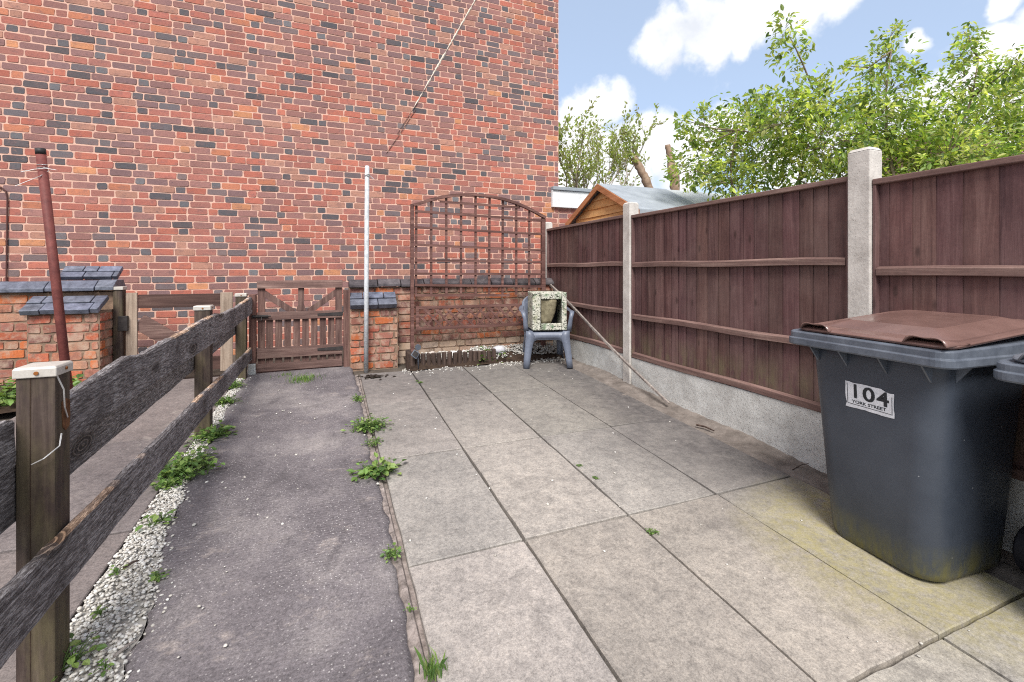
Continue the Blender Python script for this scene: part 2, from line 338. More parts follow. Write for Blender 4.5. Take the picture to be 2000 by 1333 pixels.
def m_slab(name, c1, c2, algae=True, dark=0.35):
    n = NT(name)
    c = n.ramp(n.noise(1.3, 8, 0.65), [(0.3, c1), (0.7, c2)])
    c = n.mix(1.0, c, n.attr(), 'MULTIPLY')
    mid = n.noise(16, 10, 0.8)
    c = n.mix(0.6, c, n.ramp(mid, [(0.34, (0.5, 0.5, 0.51)), (0.5, (1, 1, 1)), (0.68, (1.38, 1.36, 1.32))]), 'MULTIPLY')
    fn = n.noise(160, 5, 0.8)
    c = n.mix(0.7, c, n.ramp(fn, [(0.3, (0.45, 0.45, 0.45)), (0.5, (1, 1, 1)), (0.72, (1.5, 1.5, 1.48))]), 'MULTIPLY')
    gr2 = n.noise(62, 6, 0.8)
    c = n.mix(0.75, c, n.ramp(gr2, [(0.34, (0.6, 0.6, 0.6)), (0.5, (1, 1, 1)), (0.68, (1.32, 1.31, 1.29))]), 'MULTIPLY')
    # pale scratches and dark spots
    c = n.mix(n.ramp(n.noise(1.0, 5, 0.7, n.coord((60, 7, 1)), 1.0), [(0.66, 0.0), (0.78, 0.22)]), c, S(205, 200, 192))
    vo = n.new('ShaderNodeTexVoronoi'); vo.inputs['Scale'].default_value = 26; n.link(n.coord((1, 1, 0.2)), vo.inputs['Vector'])
    c = n.mix(n.ramp(vo.outputs['Distance'], [(0.04, 0.45), (0.09, 0.0)]), c, S(60, 56, 54))
    c = n.mix(n.ramp(n.noise(2.6, 9, 0.78, n.coord((1, 1.2, 1)), 0.6), [(0.52, 0.0), (0.66, 0.42)]), c, S(98, 93, 90))
    c = n.mix(n.ramp(n.noise(4.2, 9, 0.8, n.coord((1.2, 1, 1.7))), [(0.58, 0.0), (0.7, 0.35)]), c, S(192, 184, 174))
    if algae:
        # fence-side damp grime, far-end shade painted into the colour, green algae round the bins
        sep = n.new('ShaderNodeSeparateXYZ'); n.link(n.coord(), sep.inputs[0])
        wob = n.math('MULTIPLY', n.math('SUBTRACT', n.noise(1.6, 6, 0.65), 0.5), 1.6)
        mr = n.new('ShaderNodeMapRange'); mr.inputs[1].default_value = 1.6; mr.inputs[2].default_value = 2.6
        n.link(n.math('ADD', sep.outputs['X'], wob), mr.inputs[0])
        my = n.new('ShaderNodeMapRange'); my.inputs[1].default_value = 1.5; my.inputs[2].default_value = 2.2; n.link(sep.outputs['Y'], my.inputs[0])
        far_shade = n.new('ShaderNodeMapRange'); far_shade.inputs[1].default_value = 2.6; far_shade.inputs[2].default_value = 4.8
        n.link(n.math('ADD', sep.outputs['Y'], wob), far_shade.inputs[0])
        d = n.math('MAXIMUM', n.math('MULTIPLY', mr.outputs[0], my.outputs[0]), n.math('MULTIPLY', far_shade.outputs[0], 0.75))
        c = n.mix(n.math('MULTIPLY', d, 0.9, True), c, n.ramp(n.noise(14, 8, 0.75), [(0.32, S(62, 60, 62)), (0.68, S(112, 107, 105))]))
        vd = n.new('ShaderNodeVectorMath', operation='DISTANCE'); n.link(n.coord((1, 1, 0)), vd.inputs[0]); vd.inputs[1].default_value = (2.5, 1.35, 0)
        ma = n.new('ShaderNodeMapRange'); ma.inputs[1].default_value = 0.72; ma.inputs[2].default_value = 0.42
        n.link(n.math('ADD', vd.outputs['Value'], n.math('MULTIPLY', wob, 0.22)), ma.inputs[0])
        vd2 = n.new('ShaderNodeVectorMath', operation='DISTANCE'); n.link(n.coord((1, 1, 0)), vd2.inputs[0]); vd2.inputs[1].default_value = (2.5, 0.72, 0)
        mb = n.new('ShaderNodeMapRange'); mb.inputs[1].default_value = 0.45; mb.inputs[2].default_value = 0.2
        n.link(n.math('ADD', vd2.outputs['Value'], n.math('MULTIPLY', wob, 0.22)), mb.inputs[0])
        al = n.math('MAXIMUM', ma.outputs[0], mb.outputs[0])
        c = n.mix(n.math('MULTIPLY', al, n.ramp(n.noise(22, 6, 0.75), [(0.34, 0.05), (0.66, 0.7)]), True), c, S(160, 150, 96))
    n.base(c); n.rough(0.92, 0.15)
    n.bump(n.math('ADD', fn, n.math('MULTIPLY', mid, 0.6)), 0.5, 0.004); return n.m
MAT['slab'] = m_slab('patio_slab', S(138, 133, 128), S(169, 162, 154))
MAT['path_slab'] = m_slab('path_slab', S(104, 96, 96), S(128, 119, 117), False)
MAT['mortar_bed'] = plain('mortar_bed', S(92, 84, 80), S(164, 152, 146), 26, 0.95, 0.1, 1.0, 70)
MAT['earth'] = plain('earth_ground', S(70, 64, 58), S(100, 92, 84), 6, 0.95, 0.1, 0.8, 60)
MAT['dirt_strip'] = plain('dirt_strip', S(94, 87, 82), S(138, 129, 122), 9, 0.95, 0.1, 1.0, 70)

def m_concrete():
    n = NT('ribbed_concrete')
    c = n.ramp(n.noise(1.4, 8, 0.68), [(0.3, S(83, 78, 81)), (0.5, S(112, 106, 108)), (0.7, S(146, 139, 137))])
    wv = n.new('ShaderNodeTexWave', wave_type='BANDS', bands_direction='Y'); wv.inputs['Scale'].default_value = 15.0
    wv.inputs['Distortion'].default_value = 6.0; wv.inputs['Detail'].default_value = 3; wv.inputs['Detail Scale'].default_value = 1.2
    n.link(n.coord(), wv.inputs['Vector'])
    patch = n.ramp(n.noise(1.1, 4, 0.6), [(0.42, 0.05), (0.62, 0.8)])
    c = n.mix(n.math('MULTIPLY', patch, 0.28), c, n.ramp(wv.outputs['Fac'], [(0.2, (0.55, 0.55, 0.55)), (0.8, (1.15, 1.15, 1.15))]), 'MULTIPLY')
    gr2 = n.noise(58, 6, 0.8)
    c = n.mix(0.8, c, n.ramp(gr2, [(0.34, (0.6, 0.6, 0.6)), (0.5, (1, 1, 1)), (0.68, (1.35, 1.34, 1.34))]), 'MULTIPLY')
    pp = n.ramp(n.noise(3.2, 7, 0.75, n.coord((1, 1.6, 1))), [(0.58, 0.0), (0.7, 0.6)])
    c = n.mix(pp, c, S(172, 160, 152))
    fn = n.noise(150, 5, 0.8)
    c = n.mix(0.75, c, n.ramp(fn, [(0.3, (0.4, 0.4, 0.4)), (0.5, (1, 1, 1)), (0.72, (1.6, 1.6, 1.6))]), 'MULTIPLY')
    vo = n.new('ShaderNodeTexVoronoi'); vo.inputs['Scale'].default_value = 62; n.link(n.coord(), vo.inputs['Vector'])
    near = n.ramp(n.noise(1.2, 4), [(0.35, 0.2), (0.6, 0.9)])
    c = n.mix(n.math('MULTIPLY', n.ramp(vo.outputs['Distance'], [(0.13, 0.9), (0.22, 0.0)]), near), c, S(190, 185, 182))
    c = n.mix(n.ramp(n.noise(2.2, 9, 0.8, n.coord((1.5, 1, 1)), 0.5), [(0.54, 0.0), (0.66, 0.55)]), c, S(70, 66, 68))
    n.base(c); n.rough(0.88, 0.2)
    h = n.math('ADD', n.math('MULTIPLY', wv.outputs['Fac'], n.math('MULTIPLY', patch, 0.5)), n.math('MULTIPLY', fn, 0.5))
    n.bump(h, 0.55, 0.008); return n.m
MAT['concrete'] = m_concrete()
#@@SETTING
# ---------------------------------------------------------------- world, sun, camera
W = bpy.data.worlds.new("World"); SC.world = W; W.use_nodes = True
def build_world():
    t = W.node_tree; N = t.nodes; bg = N['Background']
    sky = N.new('ShaderNodeTexSky'); sky.sky_type = 'NISHITA'; sky.sun_disc = False
    sky.sun_elevation = rad(SUN_EL); sky.sun_rotation = rad(SUN_AZ); sky.air_density = 1.0; sky.dust_density = 1.0; sky.ozone_density = 1.0
    tc = N.new('ShaderNodeTexCoord'); vec = tc.outputs['Generated']
    def mth(op, a, b=0.5, clamp=False):
        nd = N.new('ShaderNodeMath'); nd.operation = op; nd.use_clamp = clamp
        for i, v in enumerate((a, b)):
            if isinstance(v, (int, float)): nd.inputs[i].default_value = v
            else: t.links.new(v, nd.inputs[i])
        return nd.outputs[0]
    def noise(sc, det, rough, v=vec, dist=0.0):
        nd = N.new('ShaderNodeTexNoise'); nd.inputs['Scale'].default_value = sc; nd.inputs['Detail'].default_value = det
        nd.inputs['Roughness'].default_value = rough; nd.inputs['Distortion'].default_value = dist; t.links.new(v, nd.inputs['Vector']); return nd
    def mrange(v, a, b, c=0.0, d=1.0, sm=True):
        nd = N.new('ShaderNodeMapRange'); nd.interpolation_type = 'SMOOTHSTEP' if sm else 'LINEAR'
        for i, x in zip((1, 2, 3, 4), (a, b, c, d)): nd.inputs[i].default_value = x
        t.links.new(v, nd.inputs[0]); return nd.outputs[0]
    def dist(v, p):
        nd = N.new('ShaderNodeVectorMath'); nd.operation = 'DISTANCE'; t.links.new(v, nd.inputs[0]); nd.inputs[1].default_value = p; return nd.outputs['Value']
    wn = noise(5.0, 5, 0.6)
    sub = N.new('ShaderNodeVectorMath'); sub.operation = 'SUBTRACT'; t.links.new(wn.outputs['Color'], sub.inputs[0]); sub.inputs[1].default_value = (0.5, 0.5, 0.5)
    scl = N.new('ShaderNodeVectorMath'); scl.operation = 'SCALE'; t.links.new(sub.outputs[0], scl.inputs[0]); scl.inputs['Scale'].default_value = 0.09
    add = N.new('ShaderNodeVectorMath'); add.operation = 'ADD'; t.links.new(vec, add.inputs[0]); t.links.new(scl.outputs[0], add.inputs[1]); wv = add.outputs[0]
    blobs = [(1305,75,78),(1385,60,92),(1470,30,95),(1560,0,85),(1640,-25,80),(1390,105,45),(1440,100,40),
             (1160,205,60),(1200,195,50),(1125,225,45),(1285,265,72),(1340,310,100),(1240,280,70),(1150,270,60),(1200,340,120),(1100,290,70),(1215,310,95),(1120,320,90),(1420,275,70),
             (1980,85,80),(2060,60,100),(1910,150,60),(1792,78,30),(1850,200,75),(1970,190,90),(1560,290,110),(1720,290,130),(1900,320,150),(1960,0,40)]
    f = None
    for (x, y, r) in blobs:
        c = ray(x, y).normalized(); e = ((ray(x + r, y).normalized() - c).length + (ray(x, y + r).normalized() - c).length) / 2
        v = mrange(dist(wv, c), 0.0, e * 1.15, 1.0, 0.0, False)
        f = v if f is None else mth('MAXIMUM', f, v)
    away = mrange(dist(vec, ray(1550, 180).normalized()), 0.55, 0.85)
    oth = mth('MULTIPLY', mrange(noise(2.2, 8, 0.6).outputs['Fac'], 0.42, 0.62), away)
    f = mth('MAXIMUM', f, oth)
    fn = noise(11.0, 8, 0.62)
    ed = mth('ADD', f, mth('MULTIPLY', mth('SUBTRACT', fn.outputs['Fac'], 0.5), 1.1))
    mask = mrange(ed, 0.12, 0.5)
    shade = noise(7.0, 6, 0.6)
    cr = N.new('ShaderNodeValToRGB'); e = cr.color_ramp.elements
    e[0].position = 0.32; e[0].color = (*[x * CLOUD for x in (0.66, 0.69, 0.75)], 1); e[1].position = 0.62; e[1].color = (*[x * CLOUD for x in (1.0, 1.0, 1.0)], 1)
    t.links.new(shade.outputs['Fac'], cr.inputs['Fac'])
    tint = N.new('ShaderNodeMix'); tint.data_type = 'RGBA'; tint.blend_type = 'MULTIPLY'; tint.inputs[0].default_value = 1.0
    t.links.new(sky.outputs[0], tint.inputs[6]); tint.inputs[7].default_value = SKYT
    veil = N.new('ShaderNodeMix'); veil.data_type = 'RGBA'; veil.inputs[0].default_value = HAZEF
    t.links.new(tint.outputs[2], veil.inputs[6]); veil.inputs[7].default_value = (*[x * CLOUD for x in (0.60, 0.72, 0.90)], 1)
    mx = N.new('ShaderNodeMix'); mx.data_type = 'RGBA'; t.links.new(mask, mx.inputs[0]); t.links.new(veil.outputs[2], mx.inputs[6]); t.links.new(cr.outputs[0], mx.inputs[7])
    t.links.new(mx.outputs[2], bg.inputs['Color']); bg.inputs['Strength'].default_value = 0.1
SUN_EL, SUN_AZ = 50.0, 202.0
CLOUD, SKYT, HAZEF, EXPO = 8.0, (1, 1.02, 1.08, 1), 0.5, 0.7
build_world()
sl = bpy.data.lights.new('sun', 'SUN'); sl.energy = 3.2; sl.angle = rad(25); sl.color = (1.0, 0.965, 0.92)
so = bpy.data.objects.new('sun', sl); COL.objects.link(so)
sd = Vector((math.sin(rad(SUN_AZ)) * math.cos(rad(SUN_EL)), math.cos(rad(SUN_AZ)) * math.cos(rad(SUN_EL)), math.sin(rad(SUN_EL))))
so.rotation_euler = (-sd).to_track_quat('-Z', 'Y').to_euler(); so.location = sd * 30
cam = bpy.data.cameras.new('camera'); co = bpy.data.objects.new('camera', cam); COL.objects.link(co); SC.camera = co
co.location = (0, 0, HC); co.rotation_euler = (rad(90), 0, -YAW)
cam.sensor_width = 36; cam.lens = 36 * F / 2000; cam.shift_y = -(666.5 - HOR) / 2000; cam.clip_end = 2000; cam.clip_start = 0.02
SC.view_settings.view_transform = 'Standard'; SC.view_settings.look = 'None'; SC.view_settings.gamma = 1.0; SC.view_settings.exposure = EXPO
SC.cycles.max_bounces = 8; SC.cycles.use_denoising = False; SC.cycles.denoising_prefilter = 'ACCURATE'; SC.cycles.filter_width = 1.1

# ---------------------------------------------------------------- ground
mb = MB()
xs = [-300, -40, -8, -4, 0, 4, 8, 20, 60, 300]; ys = [-300, -40, -4, -2, 0, 2, 4, 5.5, 7, 12, 40, 300]
mb.grid([[(x, y, g(y) - 0.05) for x in xs] for y in ys])
tag(mb.build('ground', MAT['earth']), kind='structure')
def slab_mesh(mb, x0, x1, y0, y1, gap, dz, rng, warp=0.0022, n=4):
    x0 += gap / 2; x1 -= gap / 2; y0 += gap * .6; y1 -= gap * .6; x0 += rng.uniform(-.002, .002); x1 += rng.uniform(-.002, .002)
    k = rng.uniform(0.9, 1.07); col = (k * rng.uniform(0.98, 1.03), k, k * rng.uniform(0.96, 1.02))
    tz = [rng.uniform(-warp, warp) for _ in range(4)]
    e = 0.004
    def z(u, v): return (tz[0]*(1-u)*(1-v) + tz[1]*u*(1-v) + tz[2]*u*v + tz[3]*(1-u)*v) + dz
    P = []
    for inset, dd in ((0, -0.045), (0, -e), (e, 0)):
        ring = []
        m = 8
        for a in range(m): ring.append((a / m, 0))
        for a in range(m): ring.append((1, a / m))
        for a in range(m): ring.append((1 - a / m, 1))
        for a in range(m): ring.append((0, 1 - a / m))
        pts = []
        for i, (u, v) in enumerate(ring):
            rr = random.Random(int((x0 * 131 + y0 * 977) * 100) + i)
            j = rr.uniform(0, 0.0035) + inset + (rr.uniform(.001, .005) if rr.random() < .15 else 0)
            X = x0 + (x1 - x0) * u; Y = y0 + (y1 - y0) * v
            X += j if u == 0 else (-j if u == 1 else 0); Y += j if v == 0 else (-j if v == 1 else 0)
            pts.append((X, Y, g(Y) + z(u, v) + dd))
        P.append(pts)
    mb.loft(P, cap0=False, col=col)
rg = random.Random(3)
mb = MB()
XS = [0.32, 0.872, 1.47, 2.075, 2.69]; YS = [-2.2, -1.13, -0.07, 0.98, 2.02, 3.09, 4.2, 5.27]
for i in range(4):
    for j in range(7): slab_mesh(mb, XS[i], XS[i+1], YS[j], YS[j+1], 0.009 if i < 2 else 0.007, 0.0, rg)
for j in range(3): slab_mesh(mb, XS[4], 3.5, YS[j], YS[j+1], 0.008, 0.0, rg)
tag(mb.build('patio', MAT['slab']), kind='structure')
mb = MB()
for j, (a, b) in enumerate(((-2.2, -1.0), (-1.0, 0.2), (0.2, 1.45), (1.45, 2.75), (2.75, 4.0), (4.0, 5.66))):
    slab_mesh(mb, -1.62, -0.875, a, b, 0.01, -0.005, rg); slab_mesh(mb, -2.3, -1.62, a, b, 0.01, -0.005, rg)
tag(mb.build('path', MAT['path_slab']), kind='structure')
# ribbed concrete strip with ragged edges
mb = MB()
def left_edge(y): 
    w = .010 * math.sin(y * 6.3) + .008 * math.sin(y * 15 + 1) + .006 * math.sin(y * 31 + 2)
    if y < 1.8: return -0.60 + w
    if y < 3.1: return -0.60 - (y - 1.8) / 1.3 * 0.16 + w
    return -0.76 - (y - 3.1) / 2.5 * 0.06 + w
def right_edge(y): return 0.272 + 0.010 * math.sin(y * 3.1) + 0.005 * math.sin(y * 11 + 1) + 0.006 * math.sin(y * 29)
rows = []
y = -2.2
while y < 5.95:
    a = left_edge(y) + 0.013 * math.sin(y * 7) + R.uniform(-0.012, 0.012); b = right_edge(y) + R.uniform(-0.005, 0.005)
    rows.append([(a - 0.01, y, g(y) - 0.04), (a, y, g(y) - 0.012)] + [(a + (b - a) * t, y, g(y) + 0.004 * math.sin(y * 2 + t * 4)) for t in (0.03, 0.1, 0.25, 0.4, 0.55, 0.7, 0.85, 0.97)] + [(b, y, g(y) - 0.008), (b + 0.004, y, g(y) - 0.04)])
    y += 0.04
mb.grid(rows)
tag(mb.build('concrete_path', MAT['concrete'], smooth=True), kind='structure')
mb = MB()
rows = []; y = -2.2
while y < 5.3:
    rows.append([(0.23, y, g(y) - 0.03), (0.268, y, g(y) - 0.022 + R.uniform(-.004, .004)), (0.285 + R.uniform(-.008, .008), y, g(y) - 0.012 + R.uniform(-.009, .006)), (0.303, y, g(y) - 0.012 + R.uniform(-.008, .005)), (0.312, y, g(y) - 0.03), (0.34, y, g(y) - 0.03)])
    y += 0.03
mb.grid(rows); 
tag(mb.build('mortar_ground', MAT['mortar_bed']), kind='structure')
mb = MB(); rows = []; y = 0.9
while y < 5.9:
    rows.append([(x, y, g(y) - 0.018 + (x - 2.66) * 0.09 + 0.018 * math.sin(y * 5 + x * 9) * math.sin(x * 17 + y) + R.uniform(-.006, .006)) for x in (2.6, 2.66, 2.7, 2.75, 2.8, 2.85, 2.9, 2.95, 3.0)])
    y += 0.045
mb.grid(rows)
tag(mb.build('dirt_ground', MAT['dirt_strip'], smooth=True), kind='structure')
mb = MB(); rows = []; y = 5.2
while y < 5.85:
    rows.append([(x, y, g(y) + (0.0 if y < 5.27 else 0.055) + 0.012 * math.sin(x * 9 + y * 7) + R.uniform(-.008, .008)) for x in [0.86 + 0.06 * i for i in range(36)]])
    y += 0.05
mb.grid(rows)
tag(mb.build('bed_ground', MAT['soil'], smooth=True), kind='structure')
mb = MB(); rows = []; y = 4.9
while y < 5.75:
    rows.append([(x, y, g(y) + 0.02 * math.sin(x * 4 + y * 6) + R.uniform(-.012, .012) + (y - 4.9) * 0.08) for x in [-6 + 0.1 * i for i in range(41)]])
    y += 0.07
mb.grid(rows)
tag(mb.build('border_ground', MAT['soil'], smooth=True), kind='structure')

# ---------------------------------------------------------------- bricks
PAL = [S(188, 108, 90), S(194, 114, 94), S(184, 110, 96), S(176, 110, 98), S(170, 112, 102), S(160, 114, 108), S(148, 110, 108), S(138, 108, 110),
       S(182, 132, 114), S(198, 124, 92), S(206, 140, 98)]
DARK = [S(100, 94, 98), S(92, 90, 96), S(112, 106, 112), S(118, 106, 110), S(124, 108, 110)]
def house_col(r, header):
    p = r.random()
    if header and p < 0.55: c = r.choice([S(106, 104, 110), S(120, 112, 116), S(128, 110, 110), S(116, 116, 122), S(98, 96, 102)])
    elif p < 0.13: c = r.choice(DARK)
    elif p < 0.42: c = r.choice(PAL[5:8])
    elif p < 0.95: c = r.choice(PAL[:6] + [PAL[8]])
    else: c = r.choice(PAL[9:])
    k = r.uniform(0.88, 1.08) * 0.90; m = (c[0] + c[1] + c[2]) / 3
    return ((c[0] * .86 + m * .14) * k * 1.03, (c[1] * .86 + m * .14) * k, (c[2] * .86 + m * .14) * k * .97)
def old_col(r, header):
    c = r.choice([S(196, 112, 84), S(186, 106, 86), S(190, 128, 104), S(178, 120, 104), S(206, 118, 74), S(160, 108, 94), S(188, 140, 116), S(140, 96, 88)])
    k = r.uniform(0.8, 1.05) * 0.85
    return (c[0] * k, c[1] * k, c[2] * k)
def pale_col(r, header):
    c = r.choice([S(196, 170, 146), S(188, 158, 138), S(180, 140, 118), S(200, 178, 158)]); k = r.uniform(0.8, 1.0) * 0.9
    return (c[0] * k, c[1] * k, c[2] * k)
def brickwork(mb, o, u, n, W, H0, H1, colf, seed, L=0.226, Hd=0.112, course=0.086, joint=0.0095, relief=0.004, jit=0.0035, bond=(1, 1, 1, 0), colrow=None):
    r = random.Random(seed); o = Vector(o); u = Vector(u); n = Vector(n); z = H0; row = 0
    while z + course * 0.6 < H1:
        seq = list(bond); k = 0; per = sum(L if q else Hd for q in seq); x = -r.uniform(0.0, 0.02) - (per / 2 if row % 2 else 0) - .05
        while x < W:
            full = bool(seq[k % len(seq)]); k += 1
            ln = (L if full else Hd) + r.uniform(-0.006, 0.006)
            a, b = max(x, 0), min(x + ln, W); x += ln
            if b - a < 0.035: continue
            z0, z1 = z + joint / 2, min(z + course - joint / 2, H1)
            a += joint / 2; b -= joint / 2
            c = 0.006 + r.random() * 0.007
            out = []
            for (px, pz) in ((a + c, z0), (b - c, z0), (b, z0 + c), (b, z1 - c), (b - c, z1), (a + c, z1), (a, z1 - c), (a, z0 + c)):
                out.append((px + r.uniform(-jit, jit), pz + r.uniform(-jit, jit)))
            cx, cz = (a + b) / 2, (z0 + z1) / 2; d = relief + r.uniform(-0.002, 0.003)
            tl = r.uniform(-0.002, 0.002)
            inn = [(px + (0.003 if px < cx else -0.003), pz + (0.003 if pz < cz else -0.003)) for px, pz in out]
            ring = [o + u * px + Vector((0, 0, pz)) - n * 0.004 for px, pz in out] + [o + u * px + Vector((0, 0, pz)) + n * (d + tl * (px - cx) * 8) for px, pz in inn]
            fs = [(i, (i + 1) % 8, 8 + (i + 1) % 8, 8 + i) for i in range(8)] + [tuple(range(8, 16))]
            cf = colrow(row) if colrow else colf
            mb.add(ring, fs, cf(r, not full))
        z += course; row += 1

HX0, HX1, HY = -7.5, 3.6, 6.9
h = thing('brick_house', (-2, HY, g(7)), 'tall windowless gable wall of mottled red and blue brick behind the gates', 'house')
mb = MB(); mb.box((HX0, HY, -0.2), (HX1, HY + 7.5, 8.0))
mb.prism([(HX0, HY, 8.0), (HX1, HY, 8.0), ((HX0 + HX1) / 2, HY, 10.6)], (0, 7.5, 0))
hb = mb.build('mortar_core', MAT['mortar'], h)
mb = MB(); brickwork(mb, (HX0, HY, 0), (1, 0, 0), (0, -1, 0), HX1 - HX0, 0.18, 7.9, house_col, 11)
mb.build('brick_face', MAT['brick'], h)
mb = MB(); brickwork(mb, (HX1, HY, 0), (0, 1, 0), (1, 0, 0), 7.4, 0.18, 7.9, house_col, 12, jit=0.002)
mb.build('brick_side', MAT['brick'], h)
mb = MB(); xm = (HX0 + HX1) / 2
for sgn in (-1, 1): mb.prism([(xm, HY - 0.15, 10.72), (xm + sgn * 5.9, HY - 0.15, 7.95), (xm + sgn * 5.9, HY - 0.15, 7.85), (xm, HY - 0.15, 10.62)], (0, 7.8, 0))
mb.build('roof', MAT['roof_tile'], h)
# pale diagonal mortar line and the two cables on the gable wall
p0 = onY(932, -6, HY); p1 = onY(836, 168, HY); p2 = onY(808, 212, HY); p3 = onY(776, 262, HY); p4 = onY(752, 300, HY)
mb = MB(); rows = []
for i in range(61):
    t = i / 60; p = p0.lerp(p2, t); w = (0.030 if t < .8 else .022) * R.uniform(0.35, 1.1); pr = Vector((0.55, 0, 0.3)).normalized()
    if 28 < i < 31 or 50 < i < 53: w *= 0.3
    rows.append([p - pr * w + Vector((0, -0.006, 0)), p + Vector((0, -0.016, 0)), p + pr * w + Vector((0, -0.006, 0))])
mb.grid(rows)
mb.build('mortar_scar', MAT['scar'], h)
mb = MB()
mb.tube([p2.lerp(p1, .25) + Vector((0, -.018, 0)), p2 + Vector((0, -.018, 0)), p3 + Vector((0, -.016, 0))], 0.0035); mb.tube([p2 + Vector((.03, -.014, -.02)), p3 + Vector((.035, -.016, 0)), p4 + Vector((.02, -.012, 0))], 0.0035)
tag(mb.build('cable', MAT['cable']), 'thin dark pair of cables running diagonally down the brick gable', 'cable')
mb = MB()
q = [onY(-8, 366, HY), onY(4, 367, HY), onY(13, 374, HY), onY(16, 388, HY), onY(15, 470, HY), onY(14, 560, HY), onY(14, 640, HY)]
mb.tube([p + Vector((0, -0.016, 0)) for p in q], 0.008)
tag(mb.build('cable', MAT['cable']), 'black cable hanging straight down the brick gable beside the rusty post', 'cable')

# single-storey extension beside the house
e = thing('brick_outbuilding', (4.3, 7.2, g(7)), 'low flat-roofed brick extension with a white fascia beside the gable', 'outbuilding')
mb = MB(); mb.box((HX1 + 0.012, HY + 0.012, 0.0), (5.6, HY + 3, 2.70)); mb.build('wall', MAT['mortar'], e)
mb = MB(); brickwork(mb, (HX1 + 0.012, HY + 0.012, 0), (1, 0, 0), (0, -1, 0), 1.98, 0.18, 2.45, house_col, 21); mb.build('brick_face', MAT['brick'], e)
mb = MB(); mb.box((3.46, HY - 0.06, 2.42), (5.7, HY + 0.008, 2.70)); mb.build('fascia', MAT['white_paint'], e, bevel=0.004)
mb = MB(); mb.box((3.46, HY - 0.09, 2.703), (5.75, HY + 3.1, 2.76)); mb.build('roof', MAT['felt'], e, bevel=0.006)

# ---------------------------------------------------------------- low garden walls
def coping(mb, x0, x1, yf, yb, z, h, L, seed):
    r = random.Random(seed); x = x0
    while x < x1 - 0.05:
        b = min(x + L * r.uniform(0.9, 1.1), x1); k = r.uniform(0.8, 1.2); col = (k, k, k * r.uniform(1, 1.08)); dz = r.uniform(-.006, .006); dy = r.uniform(-.008, .008)
        mb.prism([(x + .005, yf + dy, z + dz), (x + .005, yf + dy, z + h * .35 + dz), (x + .005, yf + dy + .09, z + h + dz), (x + .005, yb - .06, z + h + dz), (x + .005, yb, z + h * .4 + dz), (x + .005, yb, z + dz)], (b - x - .010, 0, 0), col); x = b
def slope_rows(mb, x0, x1, y_low, z_low, y_top, z_top, n, L, seed, thick=0.07):
    r = random.Random(seed)
    lo = Vector((0, y_low, z_low)); hi = Vector((0, y_top, z_top)); d = (hi - lo) / n; nn = Vector((0, -d.z, d.y)).normalized()
    if nn.z < 0: nn = -nn
    for i in range(n):
        a = lo + d * i; x = x0 - r.uniform(0, .12)
        while x < x1 - .03:
            b = min(x + L * r.choice((1, 1, .5)), x1); s = max(x, x0); x = b
            if b - s < .04: continue
            k = r.uniform(.8, 1.2); j = nn * r.uniform(-.004, .004)
            p = [a + j, a + nn * thick + j, a + d * .93 + nn * thick * .9 + j, a + d * .97 + j]
            mb.prism([(s + .004, q.y, q.z) for q in p], (b - s - .008, 0, 0), (k, k, k * r.uniform(1, 1.1)))
wl = thing('garden_wall', (-3.5, 5.8, g(5.8)), 'low worn brick garden wall with blue coping bricks left of the gates', 'wall')
mb = MB(); mb.box((-6.5, 5.72, 0.1), (-1.975, 5.93, 1.16)); mb.box((-2.49, 5.42, 0.1), (-1.975, 5.715, 0.99)); mb.box((-2.49, 5.99, 0.1), (-2.05, 6.2, 1.27))
mb.build('mortar_core', MAT['old_mortar'], wl)
mb = MB()
brickwork(mb, (-6.5, 5.72, 0), (1, 0, 0), (0, -1, 0), 4.01, 0.2, 1.165, old_col, 31, jit=.005, relief=.008, bond=(1, 0), joint=.013)
brickwork(mb, (-2.49, 5.42, 0), (1, 0, 0), (0, -1, 0), 0.515, 0.2, 0.99, old_col, 32, jit=.005, relief=.008, bond=(1, 1, 0), joint=.013)
brickwork(mb, (-1.975, 5.42, 0), (0, 1, 0), (1, 0, 0), 0.51, 0.2, 0.99, old_col, 33, jit=.005, relief=.006, bond=(1, 0), joint=.013)
brickwork(mb, (-1.975, 5.72, 0), (0, 1, 0), (1, 0, 0), 0.21, 0.99, 1.165, old_col, 34, jit=.005, relief=.006, bond=(1, 0), joint=.013)
mb.build('brick_face', MAT['old_brick'], wl)
mb = MB(); coping(mb, -6.5, -1.95, 5.66, 5.96, 1.172, 0.10, 0.39, 5); slope_rows(mb, -2.52, -1.96, 5.37, 0.975, 5.60, 1.10, 2, 0.235, 6, .05)
slope_rows(mb, -2.50, -2.02, 5.97, 1.275, 6.12, 1.39, 2, 0.235, 7, .05)
mb.build('coping', MAT['blue_brick'], wl, bevel=0.006)
wr = thing('garden_wall', (1.6, 5.8, g(5.8)), 'low crumbling orange brick wall with blue coping behind the trellis', 'wall')
mb = MB(); mb.box((0.235, 5.76, 0.1), (2.92, 5.97, 1.165)); mb.box((0.235, 5.60, 0.1), (0.775, 5.758, 0.92)); mb.build('mortar_core', MAT['old_mortar'], wr)
mb = MB()
def rowsel(row): return pale_col if row < 3 else old_col
brickwork(mb, (0.235, 5.76, 0), (1, 0, 0), (0, -1, 0), 2.68, 0.22, 1.165, old_col, 41, jit=.006, relief=.010, bond=(1, 0, 1), joint=.014, colrow=rowsel)
brickwork(mb, (0.235, 5.60, 0), (1, 0, 0), (0, -1, 0), 0.54, 0.22, 0.92, old_col, 42, jit=.006, relief=.010, bond=(1, 0), joint=.014)
brickwork(mb, (0.775, 5.60, 0), (0, 1, 0), (1, 0, 0), 0.16, 0.22, 0.92, old_col, 43, jit=.006, relief=.006, bond=(1, 0), joint=.014)
mb.build('brick_face', MAT['old_brick'], wr)
